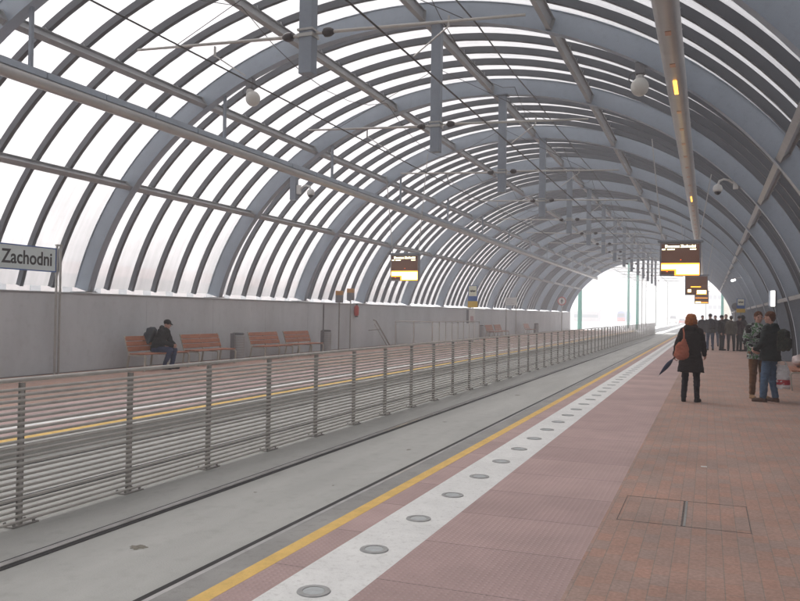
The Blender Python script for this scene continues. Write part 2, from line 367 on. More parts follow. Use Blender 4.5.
# far platform
struct('far_platform_slab', MB().box((-16.2, Y0, TB-.3), (-7.45, Y1, -.03)), M['concrete'])
struct('far_platform_slab_top', MB().box((-16.2, Y0, -.03), (-7.5, Y1, -.004)), M['groove'])
struct('far_platform_kerb', MB().box((-7.6, Y0, -.003), (-7.46, Y1, .002)), M['concrete'])
struct('far_platform_edge_line', MB().box((-7.91, Y0, -.003), (-7.6, Y1, .003)), M['yellow'])
struct('far_tactile_paving', MB().box((-8.52, Y0, -.003), (-7.91, Y1, .002)).box((-10.2, Y0, -.003), (-8.86, Y1, .002)), M['tactile'])
struct('far_platform_white_strip', MB().box((-8.86, Y0, -.003), (-8.52, Y1, .0025)), M['white'])
struct('far_brick_paving', MB().box((-16.1, Y0, -.003), (-10.2, Y1, .002)), M['brick'])
# track bed
struct('track_bed', MB().box((-7.449, Y0, TB-.4), (-2.85, Y1+1, TB)), M['concrete'])
tr = MB(); gr = MB()
for x in (-3.14, -4.49, -5.90, -7.20):
    inner = -1 if x in (-3.14, -5.90) else 1
    tr.box((x-.034, Y0, TB+.001), (x+.034, 330, TB+.009))
    gr.box((min(x+inner*.034, x+inner*.090), Y0, TB+.001), (max(x+inner*.034, x+inner*.090), 330, TB+.005))
    gr.box((min(x-inner*.036, x-inner*.062), Y0, TB+.001), (max(x-inner*.036, x-inner*.062), 330, TB+.005))
struct('tram_rails', tr, M['rail']); struct('rail_grooves', gr, M['groove'])
for k in range(2): pass
ex = MB()
for x0, x1 in ((-4.7, -2.9), (-7.4, -5.7)): ex.box((x0, Y1+1.01, TB-.4), (x1, 330, TB-.01))
struct('outer_track_bed', ex, M['asphalt'])

def stain(x, y, rx, ry, sd):
    rnd = random.Random(sd); mb = MB(); n = 22; vs = [(x, y, TB+.002)]
    for i in range(n):
        a = 2*math.pi*i/n; k = rnd.uniform(.65, 1.15); vs.append((x+rx*k*math.cos(a), y+ry*k*math.sin(a), TB+.002))
    mb.add(vs, [(0, 1+i, 1+(i+1) % n) for i in range(n)]); return mb
sm_ = stain(-3.93, 4.72, .075, .06, 1)
for q in ((-3.6, 9.5, .03, .05, 2), (-4.0, 12.2, .04, .04, 3), (-3.55, 7.2, .018, .02, 4), (-4.1, 6.6, .02, .02, 5), (-3.9, 17, .06, .09, 6)):
    z = stain(*q); sm_.add(z.v, z.f)
struct('track_stains', sm_, mat('stain', (.20, .185, .15), .9, var=.3, scale=30))
# ------------------------------------------------------------------ ground lights in the white strip
M['lens'] = mat('lens_glass', (.40, .43, .43), .3, var=.15, scale=20); M['rimgrey'] = mat('rim_metal', (.33, .33, .32), .55, var=.15, scale=20)
def make_disc():
    t = thing('ground_light', 'round steel-rimmed light sunk into the white platform strip', 'ground light', (-2.085, 4.0, 0), group='round lights sunk in the white strip')
    MB().lathe([(.098, .003), (.095, .009), (.066, .010), (.064, .006)], 28).build('rim', M['rimgrey'], t, off=(0, 0, 0), smooth=True)
    MB().lathe([(.0635, .004), (.062, .0075), (.03, .010)], 28).build('lens', M['lens'], t, off=(0, 0, 0), smooth=True)
    return t

d0 = make_disc()
for k in range(-2, 95):
    if k == 0: continue
    copy_tree(d0).location = (-2.085, 4.0+.868*k, 0)

# access cover inlaid in the bricks
t = thing('access_cover', 'brick-filled access cover outlined by a thin steel rim in the platform paving', 'manhole cover', (-.17, 6.85, 0))
fm = MB()
for y in (6.38, 7.26): fm.box((-.66, y, .0022), (.32, y+.006, .004))
for x in (-.66, .309): fm.box((x, 6.391, .0022), (x+.006, 7.26, .004))
fm.build('outer_frame', M['rimdark'] if 'rimdark' in M else M.setdefault('rimdark', mat('rim_dark', (.13, .105, .095), .8, var=.5, scale=14)), t)
fm = MB().box((-.185, 6.391, .0022), (-.172, 7.26, .0058)); fm.build('centre_bar', M['rimdark'], t)
MB().box((-.168, 6.391, .0022), (-.150, 7.26, .0052)).build('centre_strip', M['kerb'], t)

# little debris on the platform
tag(MB().box((-.06, 9.0, .002), (.0, 9.05, .006)).build('paper_scrap', M['whitep']), 'small white scrap of paper lying on the brick paving', 'litter')

# ------------------------------------------------------------------ fence
FX, FZ = -5.22, 1.01
PITCHF = 1.29
fy = [4.82+PITCHF*k for k in range(-2, 64)]
t = thing('track_fence', 'long metal fence of thin horizontal bars and many posts between the two tram tracks', 'fence', (FX, fy[0], TB))
pm = MB().box((-.020, -.006, .0), (.028, .006, 1.155)).box((-.028, -.016, .0), (-.0205, .016, 1.155))
bp = MB().box((-.075, -.13, .001), (.075, .13, .012))
for sx in (-.05, .05):
    for sy in (-.10, .10): bp.lathe([(.013, .012), (.013, .03), (.006, .036)], 6, c=(sx, sy, 0))
p0 = pm.build('post', M['galv'], t, off=(0, 0, 0)); b0 = bp.build('base_plate', M['galv'], p0, off=(0, 0, 0))
for k, y in enumerate(fy):
    if k == 0: continue
    c = copy_tree(p0, t); c.location = (0, y-fy[0], 0)
ya, yb = fy[0]-.02, fy[-1]+.02
MB().tube((FX, ya, FZ), (FX, yb, FZ), .019, 10).build('top_rail', M['fencebar'], t, smooth=True)
for k in range(24):
    z = .03+TB+k*.0465
    MB().tube((FX+.042, ya, z+.008), (FX+.042, yb, z+.008), .013, 8).build('horizontal_bar', M['fencebar'], t, smooth=True)

# ------------------------------------------------------------------ canopy
CX, CZ, EA, EB = -6.22, .22, 8.82, 7.62
def ept(deg, off=0):
    a = R(deg); n = Vector((math.cos(a)/EA, math.sin(a)/EB)).normalized()
    return Vector((CX+EA*math.cos(a)+n.x*off, CZ+EB*math.sin(a)+n.y*off))
def enrm(deg): a = R(deg); return Vector((math.cos(a)/EA, math.sin(a)/EB)).normalized()
# angle 0 is the right side (+X); left wall top at 166.3
A0, A1 = -1.7, 166.3
DY = 5.74; RY = [15.73+DY*k for k in range(-4, 14)]
def sweep(mb, y0, y1, o0, o1, a0=A0, a1=A1, n=72, closed=True):
    vs = []; fs = []
    for i in range(n+1):
        d = a0+(a1-a0)*i/n; p = ept(d, o0); q = ept(d, o1)
        vs += [(p.x, y0, p.y), (q.x, y0, q.y), (q.x, y1, q.y), (p.x, y1, p.y)]
    for i in range(n):
        b = i*4
        for k in range(4): fs.append((b+k, b+(k+1) % 4, b+4+(k+1) % 4, b+4+k))
    fs += [(0, 3, 2, 1), (n*4, n*4+1, n*4+2, n*4+3)]
    mb.add(vs, fs); return mb
can = thing('station_canopy', 'long barrel-vaulted canopy of blue-grey steel ribs and milky panels over the tram stop', 'station roof', (CX, RY[0], 0))
def child(mb, name, m, off, **k):
    o = mb.build(name, m, can, off=off, **k); o.location = (0, off[1]-RY[0], 0) if off[1] else (0, 0, 0); return o
# main rib (one mesh, shared)
rb = MB(); sweep(rb, -.085, .085, .015, .43); sweep(rb, -.11, .11, 0, .0149); sweep(rb, -.11, .11, .4301, .446)
ribme = rb.mesh('rib', (CX, 0, 0)); ribme.materials.append(M['paint'])
ft = MB()
for sgn in (1,):
    p = ept(A1, 0)
    ft.box((p.x-.50, -.19, p.y-.012), (p.x+.06, .19, p.y+.012))
    ft.box((p.x+.005, -.008, p.y+.012), (p.x+.055, .008, p.y+.16))
    for yy in (-.14, .14): ft.lathe([(.02, .012), (.02, .035)], 6, c=(p.x+.03, yy, p.y))
ftme = ft.mesh('foot_plate', (CX, 0, 0)); ftme.materials.append(M['purlin'])
for y in RY:
    o = bpy.data.objects.new('rib', ribme); col.objects.link(o); o.parent = can; o.location = (0, y-RY[0], 0)
    o2 = bpy.data.objects.new('foot_plate', ftme); col.objects.link(o2); o2.parent = o
gb = MB(); sweep(gb, -.022, .022, .30, .45, n=60); sweep(gb, -.048, .048, .285, .2999, n=60)
gbme = gb.mesh('glazing_bar', (CX, 0, 0)); gbme.materials.append(M['paint_dark'])
for k in range(len(RY)-1):
    for j in range(1, 6):
        o = bpy.data.objects.new('glazing_bar', gbme); col.objects.link(o); o.parent = can; o.location = (0, RY[k]+DY*j/6-RY[0], 0)
# glazing: one curved sheet per bay, 8 mm thick milky plastic
gz = MB()
n = 60; vs = []; fs = []
for i in range(n+1):
    d = 14.5+(A1-14.5)*i/n; p = ept(d, .4485); vs += [(p.x, .0, p.y), (p.x, DY, p.y)]
for i in range(n): fs.append((2*i, 2*i+1, 2*i+3, 2*i+2))
gz.add(vs, fs); gzme = gz.mesh('glazing', (CX, 0, 0)); gzme.materials.append(M['glazing'])
for k in range(len(RY)-1):
    o = bpy.data.objects.new('glazing', gzme); col.objects.link(o); o.parent = can; o.location = (0, RY[k]-RY[0], 0)
# purlins
for deg in (145.0, 125.0, 106.0, 87.0, 69.0, 51.0, 33.7, 15.2):
    mb = MB(); p = ept(deg); nn = enrm(deg); tt = Vector((-nn.y, nn.x))
    def P(o, s, y): return (p.x+nn.x*o+tt.x*s, y, p.y+nn.y*o+tt.y*s)
    def bar(y0, y1, o0, o1, s0, s1):
        vs = [P(o0, s0, y0), P(o0, s1, y0), P(o1, s1, y0), P(o1, s0, y0), P(o0, s0, y1), P(o0, s1, y1), P(o1, s1, y1), P(o1, s0, y1)]
        mb.add(vs, [(0, 1, 2, 3), (4, 7, 6, 5), (0, 4, 5, 1), (1, 5, 6, 2), (2, 6, 7, 3), (3, 7, 4, 0)])
    for k in range(len(RY)-1):
        ya, yb = RY[k]+.09, RY[k+1]-.09
        bar(ya, yb, .06, .26, -.012, .012); bar(ya, yb, .045, .0599, -.06, .06); bar(ya, yb, .2601, .272, -.06, .06)
        bar(ya-.0, ya+.02, .03, .29, -.07, .07); bar(yb-.02, yb, .03, .29, -.07, .07)
        for j in range(1, 6):
            y = RY[k]+DY*j/6
            bar(y-.055, y+.055, .2721, .37, .02, .03)
            bar(y-.055, y+.055, .2721, .37, -.03, -.02)
    mb.build('purlin', M['purlin'], can)

# left wall: panels
tag(MB().path([(-4.55, RY[0]+DY*k/3, (CZ+EB*math.sqrt(1-((-4.55-CX)/EA)**2))-.03-(.05 if k % 3 else 0)) for k in range(3*17+1)], .016, 6).build('power_cable', M['wire'], smooth=True), 'dark cable slung from rib to rib just right of the hanging masts', 'cable')
t = thing('platform_wall', 'long pale grey concrete wall under the ribs behind the far platform', 'wall', (-14.79, RY[0], 0))
wy = [Y0+3.19*k for k in range(34)]
MB().box((-15.25, Y0, -.003), (-14.80, Y1-1.0, 1.955)).build('backing', M['boxgrey'], t)
for a, b in zip(wy[:-1], wy[1:]):
    if b > Y1-1: b = Y1-1
    MB().box((-14.7999, a+.004, .02), (-14.785, b-.004, 1.95)).build('wall_panel', M['wall'], t)
MB().box((-15.3, Y0, 1.9555), (-14.765, Y1-1.0, 2.0)).build('sill', M['sill'], t)
MB().box((-14.762, Y0, 1.965), (-14.755, Y1-1.0, 1.99)).build('sill_lip', M['purlin'], t)
# right lower wall between the ribs
t = thing('side_wall', 'low blue-grey panelled wall behind the ribs on the near platform side', 'wall', (2.4, RY[0], 0))
for k in range(len(RY)-1):
    mb = MB(); nn = 8
    vs = []; fs = []
    for i in range(nn+1):
        d = -1.5+16*i/nn
        for o in (.452, .50):
            p = ept(d, o); vs += [(p.x, RY[k]+.003, p.y), (p.x, RY[k+1]-.003, p.y)]
    for i in range(nn):
        b = 4*i; fs += [(b, b+1, b+5, b+4), (b+2, b+6, b+7, b+3)]
    fs += [(0, 2, 3, 1), (4*nn, 4*nn+1, 4*nn+3, 4*nn+2)]
    mb.add(vs, fs); mb.build('wall_panel', M['panel'], t)

# ------------------------------------------------------------------ light tubes
def light_tube(x, z, label, lit):  # lit adds a lamp slot and strips painted as the board's reflection
    t = thing('light_tube', label, 'lamp', (x, RY[0], z), group=None)
    ys, ye = RY[0]+.3, 83.0
    if lit:
        pr = [(.165*math.cos(R(a)), .165*math.sin(R(a))) for a in range(-60, 241, 15)]
        mb = MB(); vs = []; fs = []; n = len(pr)
        for y in (ys, ye): vs += [(x+a, y, z+b) for a, b in pr]
        fs = [(i, i+1, n+i+1, n+i) for i in range(n-1)]+[tuple(range(n)), tuple(range(n, 2*n))[::-1], (n-1, 0, n, 2*n-1)]
        mb.add(vs, fs).build('housing', M['tube'], t, smooth=True)
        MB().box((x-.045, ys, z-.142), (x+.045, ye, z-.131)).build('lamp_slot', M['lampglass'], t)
        y = ys+.6; r0 = None
        while y < ye:
            if r0 is None: r0 = MB().box((x-.04, y, z-.150), (x+.04, y+.16, z-.1425)).build('reflector', M['copper'], t); ry = y
            else: r1 = r0.copy(); col.objects.link(r1); r1.parent = t; r1.location = (0, y-ry, 0)
            y += 1.435
        MB().box((x-.03, 13.2, z-.158), (x+.03, 14.0, z-.1505)).build('board_reflection', M['reflect_o'], t)  # glowing strips added as the board's reflection in the housing
        MB().box((x-.02, 26.1, z-.156), (x+.02, 27.2, z-.1505)).build('board_reflection', M['reflect_o'], t)
        for s in (-1, 1): MB().box((x+s*.075-.01, ys, z-.1425), (x+s*.075+.01, ye, z-.128)).build('edge_trim', M['steel'], t)
    else:
        MB().tube((x, ys, z), (x, ye, z-.02), .105, 20).build('housing', M['tube'], t, smooth=True)
        mb = MB(); y = ys
        while y < ye: mb.box((x-.085, y, z+.085), (x+.085, min(y+1.41, ye), z+.20)); y += 1.435
        mb.build('top_tray', M['paint'], t)
        for k in range(60):
            pass
    for y in RY:
        if y > ye: continue
        # height of rib soffit above x
        c = (x-CX)/EA; zr = CZ+EB*math.sqrt(1-c*c)
        mb = MB().box((x-.03, y-.03, z+.2 if not lit else z+.145), (x+.03, y+.03, zr+.03)).box((x-.07, y-.05, z+.14), (x+.07, y+.05, z+.17))
        mb.build('hanger', M['mastp'], t)
light_tube(-10.8, 5.5, 'long round light tube on short hangers over the far platform, unlit', False)
light_tube(-.53, 5.55, 'long light tube over the near platform with a lamp slot and glowing strips painted as orange board reflections', True)

# ------------------------------------------------------------------ catenary masts hanging from the ribs, and wires
MX = -5.45
zt = CZ+EB*math.sqrt(1-((MX-CX)/EA)**2)
def make_mast():
    t = thing('hanging_mast', 'grey box mast hanging from the roof with a cross arm to each side', 'mast', (MX, RY[3], 5.05), group='masts hanging from the roof ribs')
    o = (0, 0, 0)
    MB().box((-.105, -.09, 0), (.105, .09, zt-5.05+.01)).box((-.16, -.14, zt-5.05-.03), (.16, .14, zt-5.05+.015)).build('post', M['mastp'], t, off=o, bevel=.008)
    MB().box((-.125, -.11, .53), (.125, .11, .58)).box((-.125, -.11, .62), (.125, .11, .65)).build('clamp', M['steel'], t, off=o)
    for s in (-1, 1):
        m_ = MB().tube((s*.125, 0, .585), (s*.24, 0, .585), .02, 8)
        m_.build('arm_stub', M['steel'], t, off=o)
        m_ = MB()
        m_.path([(s*.24, 0, .585), (s*.26, 0, .585), (s*.27, 0, .585), (s*.31, 0, .585), (s*.36, 0, .585), (s*.40, 0, .585), (s*.42, 0, .585)], 0, 12, rs=[.03, .03, .065, .07, .065, .045, .03])
        m_.build('insulator', M['ins'], t, off=o, smooth=True)
        MB().tube((s*.42, 0, .585), (s*(3.08 if s < 0 else 3.2), 0, .70 if s < 0 else .47), .026, 8, .02).build('cross_arm', M['steel'], t, off=o, smooth=True)
        xw = (-6.51-MX) if s < 0 else (-3.8-MX)
        xd = xw-.55 if s < 0 else xw+.5
        MB().tube((s*.11, 0, 1.75), (s*2.4, 0, .66 if s < 0 else .50), .006, 5).build('stay_wire', M['wire'], t, off=o)
        MB().tube((xd, 0, .59), (xd, 0, .44), .018, 6).tube((xd, 0, .45), (xw, .0, .09), .010, 6).build('steady_arm', M['steel'], t, off=o)
    return t
m0 = make_mast()
lab = ['nearest grey box mast hanging from the roof, its lower end at the upper left', 'second hanging grey mast, close in front of the third roof rib', 'third hanging grey mast from the camera, with cross arms']
RYm = RY[2:]
for k, y in enumerate(RYm):
    if k == 0:
        m0.location = (MX, y, 5.05); continue
    copy_tree(m0).location = (MX, y, 5.05)
for o in list(col.objects):
    if o.name.startswith('hanging_mast') and abs(o.location.y-RY[3]) < .01: o['label'] = 'nearest hanging box mast, its foot in front of the glazing at top left of centre'
    elif o.name.startswith('hanging_mast') and abs(o.location.y-RY[4]) < .01: o['label'] = 'second nearest hanging box mast, joining the roof rib at top centre'
def wire(name, label, x, zc, r, sag=0, mess=False):
    pts = []
    for k in range(len(RY)-1):
        for j in range(6):
            y = RY[k]+DY*j/6; u = j/6
            pts.append((x+(.06 if k % 2 else -.06)*(1-abs(2*u-1))*0, y, zc-sag*4*u*(1-u)))
    pts.append((x, RY[-1], zc)); pts.append((x, 160, zc+.2))
    tag(MB().path(pts, r, 6).build(name, M['wire']), label, 'wire')
wire('contact_wire', 'dark overhead contact wire running above the near track', -3.8, 5.10, .013)
wire('contact_wire', 'dark overhead contact wire running above the far track', -6.51, 5.08, .012)
wire('support_wire', 'thin sagging wire above the contact wire of the near track', -3.75, 6.3, .006, .5)
wire('support_wire', 'thin sagging wire above the contact wire of the far track', -6.6, 6.2, .006, .5)

# ------------------------------------------------------------------ display boards
def make_board(nm, label, x, y, zt_=3.73, w=1.1, h=.95, rows=2, big=True):
    t = thing('departure_board', label, 'departure board', (x, y, zt_-h), group='hanging departure boards')
    W, H = w/2, h; o = (0, 0, 0)
    # box frame and dark screen
    MB().box((-W, -.08, 0), (W, .08, H)).build('case', M['frame'], t, off=o, bevel=.01)
    MB().box((-W-.06, -.13, H+.001), (W+.06, .13, H+.06)).build('hood', M['mastp'], t, off=o, bevel=.006)
    s = MB().box((-W+.045, -.086, .05), (W-.045, -.081, H-.05)).build('screen', M['brown'], t, off=o)
    def em(x0, x1, z0, z1, m, d=-.088, name='led_row_and_halo'):
        MB().box((x0, d-.002, z0), (x1, d, z1)).build(name, M[m], s, off=o)
    L_, R_ = -W+.05, W-.05
    tt = text('Dworzec Zachodni', .105, 'heading', M['led_w'], s, T(.0, -.0885, H-.115) @ FACE_NY, .001, .004)
    em(L_+.01, L_+.10, H-.215, H-.185, 'led_w'); em(L_+.15, L_+.35, H-.215, H-.185, 'led_w'); em(R_-.24, R_-.08, H-.215, H-.185, 'led_w')
    em(L_-.01, R_+.01, .15, .36, 'led_and_halo_o', -.0875); em(-.15, R_+.01, .012, .18, 'led_and_halo_o', -.0872)  # orange halo painted round the bright rows as glowing bars
    em(L_, R_, .190, .318, 'led_hot', -.0885); em(-.10, R_, .045, .185, 'led_hot', -.0883)
    em(L_+.13, L_+.17, .11, .135, 'led_r')
    em(.0, .03, .44, .46, 'led_r')
    # hanging rods
    for sx in (-1, 1):
        xa = sx*(W-.05); zb = H+.06; xt = sx*(W+.25)
        px = x+xt; c = (px-CX)/EA; zr = CZ+EB*math.sqrt(max(0, 1-c*c))+.05
        MB().tube((xa, 0, zb), (xt, .0, zr-(zt_-h)), .014, 8).build('hanging_rod', M['steel'], t, off=o)
    return t
make_board('a', 'lit departure board hanging over the far platform on the left', -10.25, 26.4)
make_board('b', 'largest lit departure board hanging over the near platform', -.75, 23.5)
def board_small(label, x, y, var):
    w, h, zt_ = 1.05, .95, 3.66; W = w/2; o = (0, 0, 0)
    t = thing('departure_board', label, 'departure board', (x, y, zt_-h), group='hanging departure boards')
    MB().box((-W, -.08, 0), (W, .08, h)).build('case', M['frame'], t, off=o)
    MB().box((-W-.06, -.13, h+.001), (W+.06, .13, h+.06)).build('hood', M['mastp'], t, off=o)
    s = MB().box((-W+.04, -.086, .05), (W-.04, -.081, h-.05)).build('screen', M['brown'], t, off=o)
    rows = [(-.4, -.24, .14, .28, 'led_hot'), (.03, .45, .07, .24, 'led_hot'), (.0, .47, .04, .07, 'led_and_halo_o'), (-.26, .2, .38, .43, 'led_and_halo_o')] if var == 0 else [(-.45, -.05, -.08+.14, .16, 'led_hot'), (.0, .48, .06, .12, 'led_and_halo_o'), (-.45, .45, .44, .47, 'led_and_halo_o')]
    for x0, x1, z0, z1, m in rows: MB().box((x0, -.090, z0), (x1, -.088, z1)).build('led_row_and_halo', M[m], s, off=o)
    for sx in (-1, 1):
        px = x+sx*(W+.25); c = (px-CX)/EA; zr = CZ+EB*math.sqrt(max(0, 1-c*c))+.05
        MB().tube((sx*(W-.05), 0, h+.06), (sx*(W+.25), 0, zr-(zt_-h)), .014, 6).build('hanging_rod', M['steel'], t, off=o)
board_small('middle departure board of three over the near platform, half hidden by the largest', -.55, 41, 0)
board_small('farthest and smallest departure board over the near platform', -.5, 66, 1)

# ------------------------------------------------------------------ benches
def make_bench():
    # faces +X; length along Y 1.85, origin at centre on the floor
    t = thing('bench', 'x', 'bench', (0, 0, 0), group='wooden platform benches')
    o = (0, 0, 0); L2 = .93
    for k in range(4):
        x = -.21+.125*k
        MB().box((x, -L2, .425), (x+.115, L2, .455)).build('seat_slat', M['wood'], t, off=o, bevel=.005)
    for k in range(3):
        m = T(-.255-.048*k, 0, .50+.135*k) @ Matrix.Rotation(R(-19), 4, 'Y')
        MB().box((-.014, -L2, 0), (.014, L2, .125), m).build('back_slat', M['wood'], t, off=o, bevel=.005)
    for y in (-L2+.02, 0, L2-.02):
        mb = MB()
        def strip(pts, w=.05, th=.014):
            vs = []; fs = []
            P_ = [Vector(p) for p in pts]
            for i, p in enumerate(P_):
                d = (P_[min(i+1, len(P_)-1)]-P_[max(i-1, 0)]).normalized(); nn = Vector((-d.y, d.x))*th
                for q in (p+nn, p-nn):
                    vs += [(q.x, y-w/2, q.y), (q.x, y+w/2, q.y)]
            for i in range(len(P_)-1):
                b = 4*i; fs += [(b, b+4, b+5, b+1), (b+2, b+3, b+7, b+6), (b, b+2, b+6, b+4), (b+1, b+5, b+7, b+3)]
            b = 4*(len(P_)-1); fs += [(0, 1, 3, 2), (b, b+2, b+3, b+1)]
            mb.add(vs, fs)
        strip([(-.395, .90), (-.33, .70), (-.265, .50), (-.235, .43), (-.20, .405), (0, .405), (.22, .405), (.27, .39), (.29, .35), (.28, .2), (.26, 0)])
        strip([(-.235, .41), (-.27, .2), (-.30, 0)])
        mb.build('side_frame', M['cream'], t, off=o)
    return t
b0 = make_bench(); b0.location = (-13.75, 17.2, 0); b0['label'] = 'brown slatted bench on which the person in black sits'
dup(b0, (-13.75, 19.5, 0), 'empty brown slatted bench beside the seated person, left of the first litter bin')
dup(b0, (-13.75, 23.05, 0), 'empty brown slatted bench just right of the first litter bin')
dup(b0, (-13.75, 25.35, 0), 'empty brown slatted bench just left of the second litter bin')
dup(b0, (-13.75, 52.4, 0), 'far brown bench by the wall between the dark bin and the white sign posts')
dup(b0, (-13.75, 54.8, 0), 'far brown bench close under the white sign on two posts')
dup(b0, (-13.75, 64.3, 0), 'farthest bench by the wall, left of the last bin')
dup(b0, (2.02, 20.4, 0), 'bench at the right edge behind the person with the plastic bag', rz=math.pi)
# pale bag on the right bench
def noise_disp(me, amp, sc, seed=0):
    for v in me.vertices:
        n_ = noise.noise(Vector(v.co)*sc+Vector((seed, seed*1.7, 0)))*amp
        v.co += v.normal*n_
mbb = MB().ell((2.05, 20.9, .60), (.17, .22, .155), nu=24, nv=18); o = mbb.build('plastic_bag', mat('pale_plastic', (.52, .43, .42), .4, var=.2, scale=9), smooth=True); noise_disp(o.data, .05, 9)
tag(o, 'crumpled pale plastic bag standing on the bench at the right edge', 'bag')

def make_bin(label, loc, first=None, grp='litter bins by the wall'):
    t = thing('litter_bin', label, 'litter bin', loc, group=grp); o = (0, 0, 0)
    MB().lathe([(.19, 0), (.19, .05), (.205, .06), (.205, .82), (.195, .83)], 28).build('body', M['bin'], t, off=o, smooth=True)
    MB().lathe([(.10, .831), (.20, .835), (.20, .87), (.16, .90), (.10, .905)], 28).build('lid', M['black'], t, off=o, smooth=True)
    mb = MB()
    for k in range(9): mb.lathe([(.2055, .1+k*.08), (.2085, .105+k*.08), (.2085, .115+k*.08), (.2055, .12+k*.08)], 28)
    mb.build('band', M['galv'], t, off=o)
    MB().box((-.11, -.27, 0), (.02, -.21, .88)).build('mounting_post', M['boxgrey'], t, off=o)
    return t
bn = make_bin('round grey litter bin between the second and third bench', (-14.1, 21.5, 0))
dup(bn, (-14.1, 27.75, 0), 'round grey litter bin at the right end of the row of four benches')
dup(bn, (-14.1, 50.4, 0), 'dark litter bin left of the far pair of benches')
dup(bn, (-14.1, 68.5, 0), 'farthest litter bin by the wall near the round sign')

# ------------------------------------------------------------------ station name sign
SX, SY = -14.55, 14.42
t = thing('station_sign', 'white station name board with blue edges reading Zachodni, on a thin steel post', 'sign', (SX, SY, 0))
MB().tube((SX, SY-.06, 0), (SX, SY-.06, 3.10), .028, 8).tube((SX, SY+.06, 0), (SX, SY+.06, 3.10), .028, 8).box((SX-.03, SY-.09, 3.09), (SX+.03, SY+.09, 3.13)).build('post', M['steel'], t)
MB().tube((SX, SY-3.6, 0), (SX, SY-3.6, 3.05), .028, 8).build('post', M['steel'], t)
bd = MB().box((SX-.03, SY-3.7, 2.455), (SX+.015, SY-.09, 3.03)).build('board', M['signw'], t)
MB().box((SX+.016, SY-3.7, 2.455), (SX+.020, SY-.09, 2.48)).box((SX+.016, SY-3.7, 3.005), (SX+.020, SY-.09, 3.03)).box((SX+.016, SY-.115, 2.4805), (SX+.020, SY-.09, 3.0045)).build('blue_edge', M['blue'], bd)
text('Zachodni', .44, 'lettering', M['black'], bd, T(.018, -.93, 2.735) @ FACE_PX @ Matrix.Scale(.86, 4, (1, 0, 0)), .002, .008)

# ------------------------------------------------------------------ stop signs etc.
def tram_icon(mb, cx, z, s, y):
    # boxy tram outline: body, window band, wheels, pantograph, all raised 2 mm
    mb.box((cx-.5*s, y-.002, z-.08*s), (cx+.5*s, y, z+.14*s))
    mb.box((cx-.3*s, y-.002, z-.17*s), (cx-.12*s, y, z-.08*s-.001)); mb.box((cx+.12*s, y-.002, z-.17*s), (cx+.3*s, y, z-.08*s-.001))
    mb.box((cx-.12*s, y-.002, z+.141*s), (cx-.08*s, y, z+.25*s)); mb.box((cx-.2*s, y-.002, z+.251*s), (cx+.05*s, y, z+.28*s))
def stop_sign(label, x, y, ztop, w=.43, zb=1.88, info=True):
    q = w/.43
    t = thing('stop_sign', label, 'stop sign', (x, y, 0), group=None); o = (0, 0, 0)
    MB().tube((0, 0.03, 0), (0, 0.03, ztop-.02), .035, 10).build('post', M['galv'], t, off=o, smooth=True)
    W = w/2; H = ztop-zb
    MB().box((-W, -.03, zb+.30*H), (W, -.008, ztop)).build('blue_panel', M['blue'], t, off=o)
    wp = MB().box((-W+.04, -.034, zb+.52*H), (W-.04, -.031, ztop-.03)).build('pictogram_panel', M['signcream'], t, off=o)
    ic = MB(); tram_icon(ic, 0, zb+.74*H, w*.6, -.0345); ic.build('tram_emblem', M['black'], wp, off=o)
    MB().box((-W-.01, -.034, zb+.02), (W+.01, -.006, zb+.298*H)).build('yellow_panel', M['syellow'], t, off=o)
    if info:
        MB().box((-.21, -.05, 1.12), (.13, -.008, 1.90)).build('timetable_case', M['whitep'], t, off=o)
        MB().box((-.36, -.03, 1.05), (-.212, .05, 1.87)).build('side_box', M['boxgrey'], t, off=o)
        MB().box((-.12, -.054, 1.15), (.08, -.051, 1.5)).build('notice', mat('notice_pink', (.45, .30, .30), .6), t, off=o)
    return t
stop_sign('tram stop sign with blue and yellow panels on the far platform by the glass railing', -12.7, 43.6, 3.28, .56, 1.98)
s2 = stop_sign('tram stop sign with blue and yellow panels beyond the crowd on the near platform', 1.60, 45.0, 2.65, .405, 1.89, False)
t = thing('round_sign', 'round sign seen edge-on beside the stop sign beyond the crowd', 'sign', (1.34, 45.1, 0))
MB().lathe([(.19, -.01), (.19, .01)], 24, T(1.34, 45.1, 2.23) @ Matrix.Rotation(R(90), 4, 'X') ).build('disc', M['boxgrey'], t)
MB().tube((1.34, 45.15, 0), (1.34, 45.15, 2.4), .025, 8).build('post', M['galv'], t)
# white sign on two posts
px_, py_ = -13.5, 56.4
t = thing('platform_sign', 'plain white sign on two thin posts on the far platform', 'sign', (px_, py_, 0))
for dx in (-.37, .37): MB().tube((px_+dx, py_+.03, 0), (px_+dx, py_+.03, 2.88), .03, 8).build('post', M['galv'], t)
pn = MB().box((px_-.43, py_-.05, 2.31), (px_+.43, py_-.01, 2.88)).build('board', M['whitep'], t)
lm = MB()
for k, (a, b) in enumerate(((-.26, .28), (-.31, .07), (-.28, .23))): lm.box((px_+a, py_-.055, 2.68-.13*k), (px_+b, py_-.051, 2.715-.13*k))
lm.build('faint_lines', M['sill'], pn)
